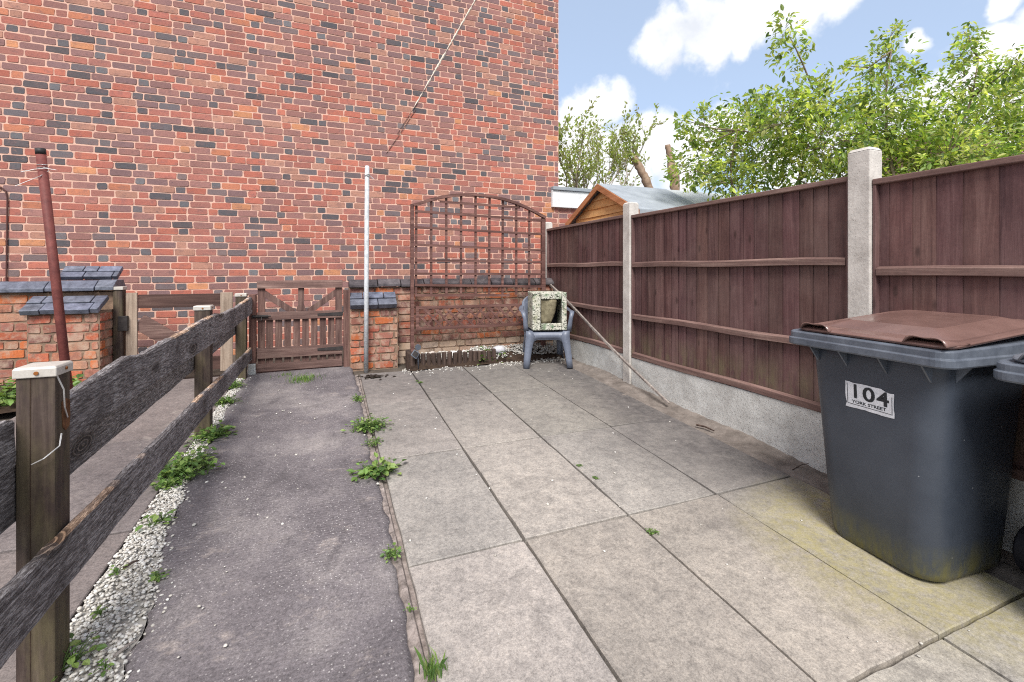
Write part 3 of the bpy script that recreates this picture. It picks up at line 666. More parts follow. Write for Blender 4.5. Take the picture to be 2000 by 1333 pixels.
mb = MB(); coping(mb, 0.23, 2.92, 5.70, 6.0, 1.172, 0.09, 0.30, 15); mb.build('coping', MAT['old_coping'], wr, bevel=0.006)
mb = MB(); slope_rows(mb, 0.235, 0.76, 5.56, 0.925, 5.74, 1.07, 2, 0.235, 16); mb.build('pier_coping', MAT['blue_brick'], wr, bevel=0.006)

# ---------------------------------------------------------------- gates
GY = 5.66
def gx(px): return onY(px, 600, GY).x
def gz(py, px=585): return onY(px, py, GY).z
gt = thing('wooden_gate', (-0.25, GY, g(GY)), 'closed brown picket gate with crossed top braces between two posts', 'gate')
def fb(name, x0, x1, z0, z1, y0, y1, m, par, col=(1, 1, 1), bev=.003):
    mb = MB(); mb.box((x0, y0, z0), (x1, y1, z1), col=col); return mb.build(name, m, par, bevel=bev)
xl, xr = gx(503), gx(668)
Z = dict(top1=gz(548), top0=gz(563), mid1=gz(608), mid0=gz(623), low1=gz(676), low0=gz(696), bot1=gz(706), bot0=g(GY) + .015)
fb('gate_post', gx(487), gx(500), 0.37, gz(574), GY - .03, GY + .06, MAT['gate_wood'], gt, (1.2, 1.05, 1.0))
mb = MB(); mb.box((gx(484), GY - .05, 0.15), (gx(501), GY + .07, 0.368), taper=.006); mb.build('post_base', MAT['gravel_board'], gt, bevel=.01)
fb('gate_post', gx(671), gx(684), 0.2, gz(568), GY - .03, GY + .06, MAT['gate_wood'], gt, (1.0, .92, .9))
fb('stile', xl, xl + .072, Z['bot0'] + .01, Z['top0'] - .002, GY, GY + .03, MAT['gate_wood'], gt, (1.05, 1.0, .98))
fb('stile', xr - .072, xr, Z['bot0'] + .01, Z['top0'] - .002, GY, GY + .03, MAT['gate_wood'], gt)
for nm, a, b, k in (('top_rail', 'top0', 'top1', 1.15), ('rail', 'mid0', 'mid1', 1.0), ('rail', 'low0', 'low1', .95), ('rail', 'bot0', 'bot1', .9)):
    fb(nm, xl - .004, xr + .004, Z[a], Z[b], GY - .026, GY - .002 if nm != 'top_rail' else GY + .03, MAT['gate_rail_wood'], gt, (k, k, k))
xm = (xl + xr) / 2
for s in (-1, 1):
    mb = MB(); mb.bar((xm + s * .40, GY + .012, Z['top0'] - .03), (xm + s * .075, GY + .012, Z['mid1'] - .01),   .065, .022, up=(0, 1, 0)); mb.build('brace', MAT['gate_wood'], gt, bevel=.003)
mb = MB(); mb.box((xm - .03, GY + .002, Z['mid1']), (xm + .03, GY + .022, Z['top0']))
mb.prism([(xm - .055, GY - .006, Z['mid1'] + .002), (xm + .055, GY - .006, Z['mid1'] + .002), (xm + .035, GY - .006, Z['mid1'] + .06), (xm, GY - .006, Z['mid1'] + .12), (xm - .035, GY - .006, Z['mid1'] + .06)], (0, .007, 0)); mb.build('stile', MAT['gate_wood'], gt, bevel=.003)
xx = xl + .115; rp = random.Random(4)
for i in range(8):
    k = rp.uniform(.82, 1.1); fb('pale', xx - .034, xx + .034, Z['bot0'] + .02, Z['mid0'] + .02, GY + .002 + rp.uniform(0, .004), GY + .018, MAT['gate_wood'], gt, (k, k * .98, k * .97)); xx += (xr - xl - .23) / 7
for zz in ((Z['mid0'] + Z['mid1']) / 2, (Z['low0'] + Z['low1']) / 2 + .01):
    mb = MB(); mb.prism([(xr - .26, GY - .033, zz - .012), (xr + .01, GY - .033, zz - .022), (xr + .01, GY - .033, zz + .022), (xr - .26, GY - .033, zz + .012)], (0, .006, 0)); mb.build('hinge', MAT['black_iron'], gt)
mb = MB(); zz = gz(615); mb.box((gx(493), GY - .045, zz - .02), (gx(524), GY - .028, zz + .012)); mb.tube([(gx(496), GY - .055, zz), (gx(530), GY - .055, zz)], .008); mb.tube([(gx(512), GY - .06, zz - .01), (gx(513), GY - .075, zz - .04), (gx(510), GY - .06, zz - .05)], .005)
mb.build('latch', MAT['black_iron'], gt)

HYG = 5.72
lg = thing('wooden_gate', (-1.42, HYG, g(HYG)), 'dark boarded gate with two pale new stiles behind the rail fence', 'gate')
def lx(px): return onY(px, 600, HYG).x
def lz(py, px=340): return onY(px, py, HYG).z
fb('gate_post', lx(225), lx(243), .2, lz(565), HYG - .05, HYG + .04, MAT['post_wood'], lg)
fb('post_cap', lx(224), lx(245), lz(565), lz(559), HYG - .06, HYG + .05, MAT['white_cap'], lg, bev=.004)
fb('stile', lx(247), lx(269), .30, lz(571), HYG - .02, HYG + .005, MAT['pale_wood'], lg)
fb('stile', lx(431), lx(455), .30, lz(573), HYG - .02, HYG + .005, MAT['pale_wood'], lg)
fb('top_rail', lx(269.5), lx(430.5), lz(601), lz(575), HYG, HYG + .025, MAT['gate_rail_wood'], lg, (.55, .5, .48))
fb('rail', lx(269.5), lx(430.5), .32, .46, HYG, HYG + .025, MAT['gate_rail_wood'], lg, (.55, .5, .48))
for s, a, b in ((0, 270, 350), (1, 428, 352)):
    mb = MB(); mb.bar((lx(a), HYG + .013, lz(626)), (lx(b), HYG + .013, lz(674)), .16, .022, up=(0, 1, 0)); mb.build('brace', MAT['gate_rail_wood'], lg, bevel=.003)
fb('hinge', lx(234), lx(253), lz(642), lz(614), HYG - .056, HYG - .022, MAT['black_iron'], lg)
#@@FENCES
# ---------------------------------------------------------------- rail fence
rf = thing('rail_fence', (-0.85, 2.0, g(2.0)), 'low weathered black post and rail fence with white post caps', 'fence')
def hn(x, s): return math.sin(x * 1.7 + s) * .5 + math.sin(x * 4.3 + s * 2.1) * .3 + math.sin(x * 9.1 + s * 3.7) * .2 + math.sin(x * 23 + s) * .1
for (x0, y0, w, zt) in ((-.886, 1.87, .094, 1.064), (-.886, 3.90, .096, 1.105), (-.886, 5.48, .096, 1.118), (-.886, -.25, .094, .99)):
    mb = MB(); mb.box((x0, y0, g(y0) - .1), (x0 + w, y0 + .092, zt)); p = mb.build('post', MAT['post_wood'], rf, bevel=.004)
    mb = MB(); a = -.006; mb.loft([[(x0 + a, y0 + a, zt - .018), (x0 + w - a, y0 + a, zt - .018), (x0 + w - a, y0 + .092 - a, zt - .018), (x0 + a, y0 + .092 - a, zt - .018)],
        [(x0 + a, y0 + a, zt + .008), (x0 + w - a, y0 + a, zt + .008), (x0 + w - a, y0 + .092 - a, zt + .008), (x0 + a, y0 + .092 - a, zt + .008)],
        [(x0 - .002, y0 - .002, zt + .015), (x0 + w + .002, y0 - .002, zt + .015), (x0 + w + .002, y0 + .094, zt + .015), (x0 - .002, y0 + .094, zt + .015)]])
    c = mb.build('post_cap', MAT['white_cap'], p, bevel=.003)
    mb = MB(); mb.tube([(x0 + w * .55, y0 - .0095, zt - .004), (x0 + w * .55, y0 - .004, zt - .004)], .006, 8); mb.build('nail', MAT['rust'], p); mb = MB(); mb.tube([(x0 + w + .0095, y0 + .05, zt - .002), (x0 + w + .004, y0 + .05, zt - .002)], .005, 8)
    mb.build('nail', MAT['rust'], p)
    if y0 == 1.87:
        mb = MB(); xq = x0 + w + .0022; poly = [(1.905, .955), (1.93, .962), (1.955, .95), (1.957, .90), (1.952, .868), (1.93, .858), (1.912, .872), (1.908, .91)]
        mb.prism([(xq - .004, a, b) for a, b in poly], (.004, 0, 0)); mb.build('rotten_patch', MAT['rot'], p)
        mb = MB(); mb.box((x0 + .034, y0 - .0012, g(y0)), (x0 + .0365, y0 - .0002, zt - .02)); mb.build('split_line', MAT['soil'], p)
def rail(name, y0, y1, xr, th, top, bot, seed, wav=.012, stepy=.03, wavb=.004):
    mb = MB(); rings = []; n = int((y1 - y0) / stepy)
    for i in range(n + 1):
        y = y0 + (y1 - y0) * i / n; X = xr(y); zt = top(y) + wav * hn(y * 1.3, seed) + (wav * .35 * math.sin(y * 61 + seed) * max(0, hn(y * 3, seed + 5))); zb = bot(y) + wavb * hn(y, seed + 2)
        if i in (0, n): zt -= .01
        q = .5 * (zt + zb); jb = .0025 * hn(y * 7, seed + 9)
        rings.append([(X - th, y, zb), (X + jb, y, zb), (X + .002 * hn(y * 11, seed), y, q - .03), (X + .003 * hn(y * 9, seed + 3), y, q + .03), (X - .002, y, zt - .008), (X - .007, y, zt), (X - th + .006, y, zt + .003 * hn(y * 13, seed)), (X - th, y, zt - .006)])
    mb.loft(rings)
    for i in range(n):
        y = y0 + (y1 - y0) * i / n; q = hn(y * 2.1, seed + 7)
        for k in (4, 5):
            if q > .15: mb.c[i * 8 + k] = (2.3, 1.75, 1.25) if q > .4 else (1.7, 1.5, 1.3)
    return mb.build(name, MAT['rail_wood'], rf)
def xup(y): return -.812 + min(y - 1.965, 1.95) * .031 if y > 1.9 else -.884
rail('rail', 1.964, 5.63, xup, .036, lambda y: .972 + .030 * (y - 2.06) + .035 * math.exp(-((y - 3.75) / .35) ** 2) - .02 * math.exp(-((y - 2.0) / .12) ** 2) + .02 * math.exp(-((y - 2.45) / .1) ** 2), lambda y: .802 + .031 * (y - 2.06), 1.3, .013)
rail('rail', -.3, 1.867, xup, .036, lambda y: .925 + .03 * (y - 1.8), lambda y: .775 + .02 * (y - 1.8), 4.1, .010)
rail('rail', -.3, 5.62, lambda y: -.889, .034, lambda y: .792 + .03 * (y - 2.2), lambda y: .615 + .028 * (y - 2.2), 2.7, .006)
rail('rail', -.3, 5.66, lambda y: -.754, .034, lambda y: .562 - .004 * (y - 1.5), lambda y: .392 + .006 * (y - 1.5), 6.2, .010)
mb = MB(); y0 = 1.9; X = -.789
mb.tube([(X, 1.872, 1.05), (X + .012, 1.885, 1.0), (X + .008, 1.90, .94), (X + .003, 1.93, .90)], .0022, 5)
mb.tube([(X + .004, 1.89, .86), (X + .012, 1.86, .83), (X - .02, 1.845, .80), (X - .05, 1.85, .785)], .0022, 5)
tag(mb.build('wire', MAT['wire']), 'thin pale bent wire scraps on the nearest white capped post', 'wire')

# ---------------------------------------------------------------- panel fence on the right
pf = thing('panel_fence', (2.97, 4.0, g(4.0)), 'tall brown closeboard fence with concrete posts and gravel boards', 'fence')
rq = random.Random(9)
def cpost(y0, y1, zt):
    mb = MB(); mb.box((2.918, y0, g(y0) - .2), (3.035, y1, zt - .02)); mb.loft([[(2.918, y0, zt - .0199), (3.035, y0, zt - .0199), (3.035, y1, zt - .0199), (2.918, y1, zt - .0199)], [(2.935, y0 + .012, zt), (3.02, y0 + .012, zt), (3.02, y1 - .012, zt), (2.935, y1 - .012, zt)]], cap0=False)
    mb.build('concrete_post', MAT['concrete_post'], pf, bevel=.006)
cpost(6.0, 6.115, 2.07); cpost(4.0, 4.12, 2.09); cpost(1.71, 1.835, 2.10); cpost(-.6, -.48, 2.05)
def panel(y0, y1, z0, zt, r1, r2):
    y0 += .003; y1 -= .003
    mb = MB(); y = y0 + .02
    while y < y1 - .03:
        w = rq.uniform(.088, .135); b = min(y + w, y1 - .015); k = rq.uniform(.78, 1.16); col = (k * rq.uniform(.96, 1.05), k * rq.uniform(.94, 1.03), k * rq.uniform(.94, 1.05)); j = rq.uniform(0, .002)
        mb.prism([(2.974 - j, y, z0 + .01), (2.962 - j, y - .012, z0 + .01), (2.970 - j, b, z0 + .01), (2.980 - j, b, z0 + .01)], (0, 0, zt - z0 - .04 + rq.uniform(-.004, .004)), col); y = b
    P = mb.build('fence_panel', MAT['fence_wood'], pf)
    for z, h in ((r1, .048), (r2, .048), (z0 + .002, .05)):
        mb = MB(); n = 14
        rings = []
        for i in range(n + 1):
            yy = y0 + .02 + (y1 - y0 - .04) * i / n; d = .004 * math.sin(i * .7 + z * 9)
            rings.append([(2.930, yy, z + d), (2.9605, yy, z + d), (2.9605, yy, z + h + d + .006), (2.930, yy, z + h + d - .006)])
        mb.loft(rings); mb.build('rail', MAT['fence_rail'], P, bevel=.003)
    mb = MB(); mb.box((2.932, y0, zt - .034), (2.995, y1, zt)); mb.build('capping', MAT['fence_rail'], P, bevel=.005)
    for a, b in ((y0, y0 + .018), (y1 - .018, y1)):
        mb = MB(); mb.box((2.936, a, z0), (2.985, b, zt - .036)); mb.build('batten', MAT['fence_wood'], P, bevel=.003)
panel(4.12, 6.0, .485, 1.968, 1.415, .905); panel(1.835, 4.0, .465, 1.948, 1.405, .872); panel(-.48, 1.71, .42, 1.905, 1.345, .81)
for a, b, zt in ((4.123, 5.997, .484), (1.838, 3.997, .464), (-.477, 1.707, .419)):
    mb = MB(); mb.box((2.938, a, g(a) - .15), (2.985, b, zt)); mb.build('gravel_board', MAT['gravel_board'], pf, bevel=.005)

# ---------------------------------------------------------------- trellis
TY = 5.60
tr = thing('trellis', (1.83, TY, g(TY)), 'brown arched garden trellis standing before the low orange brick wall', 'trellis')
mb = MB(); mb.box((.925, TY - .02, .38), (.965, TY + .022, 2.17)); mb.build('post', MAT['trellis_wood'], tr, bevel=.003)
mb = MB(); mb.box((.915, TY - .035, .1), (.985, TY + .04, .379)); mb.build('post_base', MAT['black_iron'], tr, bevel=.004)
mb = MB(); mb.box((2.665, TY - .02, .1), (2.72, TY + .03, 2.06)); mb.build('post', MAT['trellis_wood'], tr, bevel=.003)
XA, XB = .975, 2.70
def arch(x):
    u = (x - XA) / (XB - XA); base = 2.155 - .075 * u
    return base + .205 * (1 - abs(2 * u - 1) ** 2.1)
mb = MB(); pts = [(XA - .02 + (XB - XA + .04) * i / 24, TY - .012, arch(min(max(XA - .02 + (XB - XA + .04) * i / 24, XA), XB))) for i in range(25)]
for a, b in zip(pts[:-1], pts[1:]): mb.bar(a, b, .046, .034, up=(0, 0, 1))
mb.build('arch_rail', MAT['trellis_wood'], tr)
for i in range(10):
    x = .99 + 1.685 * i / 9 + R.uniform(-.006, .006); mb = MB(); mb.bar((x, TY + .006, 1.05), (x + R.uniform(-.008, .008), TY + .006, arch(x) - .01), .029, .012, up=(0, 1, 0)); mb.build('upright', MAT['trellis_wood'], tr)
for z, a, b in ((2.215, 1.28, 2.35), (2.085, XA, XB), (1.89, XA, XB), (1.68, XA, XB), (1.49, XA, XB), (1.33, XA, XB), (1.195, XA, XB), (1.07, XA, 2.2)):
    mb = MB(); s = R.uniform(-.03, .012); mb.bar((a, TY - .007, z), (b, TY - .007, z + s - .02), .012, .029, up=(0, 0, 1)); mb.build('crossbar', MAT['trellis_wood'], tr)
lf = []
fx0, fx1, fz0, fz1 = .985, 2.58, .645, .935
mb = MB()
mb.box((fx0, TY - .03, fz0), (fx1, TY - .004, fz0 + .036)); mb.box((fx0, TY - .03, fz1 - .036), (fx1, TY - .004, fz1)); mb.box((fx0, TY - .03, fz0 + .0365), (fx0 + .036, TY - .004, fz1 - .0365)); mb.box((fx1 - .036, TY - .03, fz0 + .0365), (fx1, TY - .004, fz1 - .0365))
lt = mb.build('lattice_frame', MAT['trellis_wood'], tr, bevel=.003)
mb = MB(); d = fz1 - fz0 - .05; x = fx0 - d + .06
while x < fx1:
    for s, yy in ((1, -.016), (-1, -.024)):
        a = Vector((x, TY + yy, fz0 + .02)); b = Vector((x + d, TY + yy, fz1 - .02))
        if s < 0: a.z, b.z = b.z, a.z
        t0 = max(0, (fx0 + .02 - a.x) / d); t1 = min(1, (fx1 - .02 - a.x) / d)
        if t1 - t0 > .15: mb.bar(a.lerp(b, t0), a.lerp(b, t1),   .007, .027, up=(-s * .7, 0, .7))
    x += .135
mb.build('lattice', MAT['trellis_wood'], lt)

# ---------------------------------------------------------------- poles
b = onG(715, 720); mb = MB()
pl = thing('clothes_pole', b, 'tall pale galvanised clothes pole before the orange brick pier', 'pole')
mb.tube([b + Vector((0, 0, -.05)), b + Vector((.004, 0, 1.1)), b + Vector((.012, 0, 2.28)), b + Vector((.012, 0, 2.31))], [.026, .026, .026, .022], 14); mb.build('pole', MAT['galv'], pl, smooth=True)
mb = MB(); c = b + Vector((.012, 0, 2.20)); pts = [c + Vector((.031 * math.cos(a), .031 * math.sin(a), .012 * math.sin(a * 1.5))) for a in [i * .5 for i in range(27)]]
mb.tube(pts + [c + Vector((.07, -.02, -.04))], .004, 5); mb.build('wire_loop', MAT['wire'], pl)
yb = 4.3; b0 = onY(129, 720, yb); t0 = onY(79, 294, yb); b0 = b0 + (b0 - t0) * ((b0.z - g(yb)) / max(.01, (t0.z - b0.z)))
rp_ = thing('clothes_pole', b0, 'leaning rust red clothes pole before the left brick wall', 'pole')
mb = MB(); mb.tube([b0 - Vector((0, 0, .05)), b0.lerp(t0, .5), t0], .028, 14); mb.build('pole', MAT['red_steel'], rp_, smooth=True)
mb = MB(); dd = (t0 - b0).normalized(); mb.tube([t0 - dd * .03, t0 + dd * .012], .0295, 14); mb.build('cap', MAT['black_iron'], rp_, smooth=True)
mb = MB(); c = t0 - dd * .14
mb.tube([c + Vector((.09, -.035, .0)), c + Vector((.03, -.036, .008)), c + Vector((-.03, -.034, -.004)), c + Vector((-.10, -.04, -.03))], .0022, 5)
mb.tube([c + Vector((.035, 0, 0)), c + Vector((0, -.034, -.05)), c + Vector((-.05, -.034, -.08)), c + Vector((-.13, -.04, -.13))], .0022, 5)
mb.tube([c + Vector((.031 * math.cos(a), .031 * math.sin(a), .003 * a)) for a in [i * .6 for i in range(22)]], .0022, 5)
mb.build('wire_loop', MAT['wire'], rp_)
a = onY(1069, 549, 5.86); a.x = 2.86; b = onG(1306, 790, .015)
mb = MB(); rings = []; d = (b - a).normalized(); sd_ = Vector((1, 0, 0)); nn = d.cross(sd_).normalized()
for i in range(21):
    p = a.lerp(b, i / 20) + nn * .012 * math.sin(i * .35); w = .018 * (1 - .25 * i / 20)
    rings.append([p + sd_ * (w * math.cos(k) + R.uniform(-.002, .002)) + nn * (w * math.sin(k)) for k in [.8, 2.35, 3.9, 5.5]])
mb.loft(rings); tag(mb.build('wooden_stick', MAT['stick_wood']), 'long grey wooden stick leaning from the trellis corner along the fence', 'stick')

# ---------------------------------------------------------------- bed edging, stones, light
le = thing('log_edging', (1.4, 5.3, g(5.3)), 'row of short dark upright logs edging the pebble bed', 'edging')
xs_ = .90; i = 0
while xs_ < 1.93:
    w = .060 + R.uniform(-.004, .004); hgt = .165 + R.uniform(-.012, .012); ly = 5.305 + R.uniform(-.006, .006); k = R.uniform(.75, 1.25); z = g(ly); tl = R.uniform(-.008, .008) - (.012 if i > 12 else 0)
    mb = MB(); rr = []
    for zz in (-.03, hgt * .5, hgt - .006, hgt):
        rr.append([(xs_ + tl * zz / hgt + (w / 2 - (.006 if zz == hgt else 0)) * math.cos(q), ly + (w / 2 - (.006 if zz == hgt else 0)) * math.sin(q), z + zz + R.uniform(-.002, .002)) for q in [2 * math.pi * n / 12 for n in range(12)]])
    mb.loft(rr, col=(k, k, k)); mb.build('log', MAT['log_wood'], le, smooth=False); xs_ += w + .003; i += 1
for j in range(4):
    ly = 5.37 + j * .062; mb = MB(); rr = []
    for zz in (-.03, .09, .16, .165): rr.append([(.888 + (.03 if zz < .163 else .024) * math.cos(q), ly + (.03 if zz < .163 else .024) * math.sin(q), g(ly) + zz) for q in [2 * math.pi * n / 12 for n in range(12)]])
    mb.loft(rr, col=(.9, .9, .9)); mb.build('log', MAT['log_wood'], le)
sl_ = thing('solar_light', (.96, 5.245, g(5.24)), 'small grey garden spike light before the log edging', 'garden light')
mb = MB(); mb.tube([(.955, 5.25, g(5.25)), (.95, 5.25, .48)], .006, 8); mb.build('stake', MAT['bin_rim'], sl_, smooth=True)
mb = MB(); mb.tube([(.95, 5.235, .498), (.95, 5.262, .504), (.95, 5.275, .506)], [.034, .03, .012], 16); mb.build('lamp_head', MAT['bin_rim'], sl_, smooth=False)
mb = MB(); M_ = Matrix.Translation((.915, 5.225, .425)) @ Matrix.Rotation(.7, 4, 'Y') @ Matrix.Rotation(-.4, 4, 'X'); mb.box((-.04, -.006, -.04), (.04, .006, .04), M_); sp = mb.build('solar_panel', MAT['bin_rim'], sl_, bevel=.003)
mb = MB(); mb.box((-.03, -.0085, -.03), (.03, -.0065, .03), M_); mb.build('cell', MAT['black_iron'], sp)
ICO = None
def ico():
    t = (1 + 5 ** .5) / 2
    v = [Vector(p).normalized() for p in ((-1,t,0),(1,t,0),(-1,-t,0),(1,-t,0),(0,-1,t),(0,1,t),(0,-1,-t),(0,1,-t),(t,0,-1),(t,0,1),(-t,0,-1),(-t,0,1))]
    f = ((0,11,5),(0,5,1),(0,1,7),(0,7,10),(0,10,11),(1,5,9),(5,11,4),(11,10,2),(10,7,6),(7,1,8),(3,9,4),(3,4,2),(3,2,6),(3,6,8),(3,8,9),(4,9,5),(2,4,11),(6,2,10),(8,6,7),(9,8,1))
    return v, f
IV, IF = ico()
def ico2():
    v = list(IV); f = []; c = {}
    def m(a, b):
        k = (min(a, b), max(a, b))
        if k not in c: v.append(((v[a] + v[b]) / 2).normalized()); c[k] = len(v) - 1
        return c[k]
    for a, b, d in IF:
        x, y, z = m(a, b), m(b, d), m(d, a); f += [(a, x, z), (b, y, x), (d, z, y), (x, y, z)]
    return v, f
IV2, IF2 = ico2()
def pebble(mb, p, s, r, col, hi=False):
    sc = Vector((s * r.uniform(.7, 1.3), s * r.uniform(.7, 1.3), s * r.uniform(.45, .75))); rot = Matrix.Rotation(r.uniform(0, 6.3), 3, 'Z') @ Matrix.Rotation(r.uniform(-.5, .5), 3, 'X')
    V = IV2 if hi else IV
    ph = [r.uniform(0, 6) for _ in range(3)]
    vs = [Vector(p) + rot @ Vector((v.x * sc.x, v.y * sc.y, v.z * sc.z)) * (1 + .16 * math.sin(v.x * 3 + ph[0]) * math.sin(v.y * 3 + ph[1]) + r.uniform(-.07, .07)) for v in V]
    mb.add(vs, IF2 if hi else IF, col)
rs = random.Random(17)
def pcol(r, dull=1.0):
    k = r.uniform(.6, .9) * dull; c = r.choice([(.72, .69, .64), (.66, .62, .56), (.76, .74, .70), (.60, .56, .50)]); return (c[0] * k, c[1] * k, c[2] * k)
mb = MB()
rows = []; y = .85
while y < 5.62:
    a, b = -.874, left_edge(y) + .004
    rows.append([(a + (b - a) * q, y, g(y) - .017 + rs.uniform(-.004, .004)) for q in (0, .25, .5, .75, 1)]); y += .03
mb.grid(rows, (.34, .32, .29))
for i in range(9500):
    y = .9 + 4.7 * (i / 9500) ** 1.35; a = -.872; b = left_edge(y) + .01 * math.sin(y * 9)
    x = a + (b - a) * rs.random()
    if rs.random() < .03: x = b + abs(rs.gauss(0, .03))
    s = rs.uniform(.0048, .0092)
    pebble(mb, (x, y + rs.uniform(-.02, .02), g(y) - .018 + rs.uniform(0, .02)), s, rs, pcol(rs, 1.08))
tag(mb.build('white_gravel', MAT['pebble'], smooth=True), 'strip of small white gravel along the rail fence', 'gravel', kind='stuff')
mb = MB()
for i in range(2600):
    x = rs.uniform(.95, 2.85); y = rs.uniform(5.35, 5.72)
    if x > 1.9: y = rs.uniform(5.15, 5.72)
    if 1.88 < x < 2.25 and y < 5.5 and rs.random() < .8: continue
    z = g(y) + .055 + (0.05 * (y - 5.3) / .4 if x > 1.7 else .03 * rs.random()) + rs.uniform(-.01, .015)
    if x > 1.93 and y < 5.32: z -= .05
    pebble(mb, (x, y, z), rs.uniform(.008, .017), rs, pcol(rs, .8 if x > 1.9 else 1.0))
for i in range(160):
    x = rs.uniform(.76, 2.7); y = rs.gauss(5.18, .07); pebble(mb, (x, y, g(y) + .004), rs.uniform(.006, .012), rs, pcol(rs))
tag(mb.build('bed_gravel', MAT['pebble'], smooth=True), 'loose white pebbles filling the bed before the trellis', 'gravel', kind='stuff')
mb = MB()
for i in range(130):
    x, y = (rs.uniform(-.6, 2.6), rs.uniform(.9, 5.2)) if i % 3 else (rs.gauss(-.5, .2), rs.uniform(1, 5))
    if x < left_edge(y): continue
    pebble(mb, (x, y, g(y) + .004), rs.uniform(.004, .010) * (1.0 if y > 2 else .75), rs, pcol(rs))
tag(mb.build('scattered_pebbles', MAT['pebble'], smooth=True), 'stray white pebbles scattered over concrete and slabs', 'pebbles', kind='stuff')
for (x, y, s, c, lab) in ((1.16, 5.47, .06, (.52, .45, .40), 'pale pinkish stone lying in the bed at the left end of the log edging'), (1.42, 5.46, .055, (.62, .60, .57), 'light grey stone behind the middle logs'),
                     (1.75, 5.45, .05, (.34, .30, .28), 'dark brown stone among white pebbles behind the logs'), (2.02, 5.52, .065, (.50, .49, .52), 'bluish grey boulder in the pebbles beside the chair')):
    mb = MB(); pebble(mb, (x, y, g(y) + .10), s * 1.25, rs, c, True); tag(mb.build('stone', MAT['pebble'], smooth=True), lab, 'stone', 'stones in the pebble bed')

# ---------------------------------------------------------------- chair and box
ch = thing('garden_chair', (2.475, 5.09, g(5.0)), 'grey plastic garden armchair with a camouflage box on its seat', 'chair', rz=rad(-18.6))
cz = MAT['chair']
def P3(pts, y): return [(p[0], y, p[1]) for p in pts]
mb = MB()   # seat with arched apron
rows = []
for j in range(9):
    yy = -.235 + .45 * j / 8; rows.append([(x, yy, .435 - .018 * math.cos(x * 5.2) - .03 * (j / 8) - .012 * (j == 0) - .035 * (j == 0)) for x in [-.225 + .45 * i / 12 for i in range(13)]])
mb.grid(rows)
n = 16; top = []; bot = []
for i in range(n + 1):
    x = -.215 + .43 * i / n; top.append((x, -.238, .415)); u = abs(x) / .215; bot.append((x, -.243, .335 - .085 * max(0, (u - .55) / .45) ** 2))
mb.grid([bot, top])
n_ = [(x, y + .02, z - .012) for x, y, z in bot]; mb.grid([n_, bot])
mb.build('seat', cz, ch, smooth=True, local=True, solid=.008)
for s in (-1, 1):
    mb = MB(); rows = []
    for z, xo, wi, yy in ((0, .285, .060, -.285), (.1, .278, .066, -.275), (.2, .268, .072, -.262), (.29, .26, .085, -.25), (.37, .255, .10, -.242), (.43, .255, .07, -.238)):
        rows.append([(s * (xo - wi), yy + .03, z), (s * (xo - wi), yy, z), (s * (xo - wi * .5), yy - .006, z), (s * xo, yy, z), (s * (xo + .004), yy + .03, z), (s * (xo + .002), yy + .07, z)])
    mb.grid(rows); mb.build('leg', cz, ch, smooth=True, local=True, solid=.007)
    mb = MB(); rows = []
    for z, xo, yy in ((0, .262, .30), (.15, .25, .275), (.3, .238, .25), (.42, .228, .23)):
        rows.append([(s * (xo - .065), yy, z), (s * (xo - .03), yy + .004, z), (s * xo, yy, z), (s * (xo + .002), yy - .03, z), (s * (xo + .001), yy - .07, z)])
    mb.grid(rows); mb.build('leg', cz, ch, smooth=True, local=True, solid=.007)
    mb = MB(); rows = []
    for (x, y, z, w, d) in ((.252, -.22, .42, .03, .03), (.262, -.232, .50, .028, .03), (.272, -.24, .58, .024, .03), (.286, -.238, .635, .027, .024), (.292, -.20, .655, .03, .012), (.294, -.05, .652, .03, .012), (.292, .10, .66, .03, .012), (.28, .2, .675, .03, .014), (.262, .265, .69, .02, .02)):
        rows.append((Vector((s * x, y, z)), w, d))
    rr = []
    for i, (c, w, d) in enumerate(rows):
        t = (rows[min(i+1, len(rows)-1)][0] - rows[max(i-1, 0)][0]).normalized(); sd2 = Vector((1, 0, 0)); nn = t.cross(sd2).normalized()
        rr.append([c + sd2 * w * math.cos(q) + nn * d * .6 * math.sin(q) for q in [2 * math.pi * k / 10 for k in range(10)]])
    mb.loft(rr); mb.build('arm', cz, ch, smooth=True, local=True)
mb = MB(); rows = []
for j in range(13):
    v = j / 12; z = .40 + .44 * v; y0 = .215 + .11 * v; hw = .235 + .035 * math.sin(v * 2.6) - .12 * max(0, (v - .75) / .25) ** 2
    rows.append([(hw * u, y0 - .055 * u * u, z - .02 * (1 - u * u) * 0 + (.03 * (1 - u * u) if j == 12 else 0)) for u in [-1 + 2 * i / 14 for i in range(15)]])
mb.grid(rows); mb.build('backrest', cz, ch, smooth=True, local=True, solid=.01)
cb = thing('pet_box', (2.475, 5.06, g(5.0) + .436), 'camouflage fabric pet box with a square opening on the grey chair', 'pet house', rz=rad(-15))
bw, bh, bd = .205, .445, .38
y0 = -.21
mb = MB()
t = .075; ox0, ox1, oz0, oz1 = -.105, .145, .08, .365
for lo, hi in (((-bw, y0, 0), (ox0, y0 + .05, bh)), ((ox1, y0, 0), (bw, y0 + .05, bh)), ((ox0 + .002, y0, 0), (ox1 - .002, y0 + .05, oz0)), ((ox0 + .002, y0, oz1), (ox1 - .002, y0 + .05, bh)),
               ((-bw, y0 + .052, 0), (-bw + .045, y0 + bd, bh)), ((bw - .045, y0 + .052, 0), (bw, y0 + bd, bh)), ((-bw + .047, y0 + .052, bh - .045), (bw - .047, y0 + bd, bh)), ((-bw + .047, y0 + .052, 0), (bw - .047, y0 + bd, .045))):
    mb.box(lo, hi)
mb.build('shell', MAT['camo'], cb, local=True, bevel=.010, seg=3)
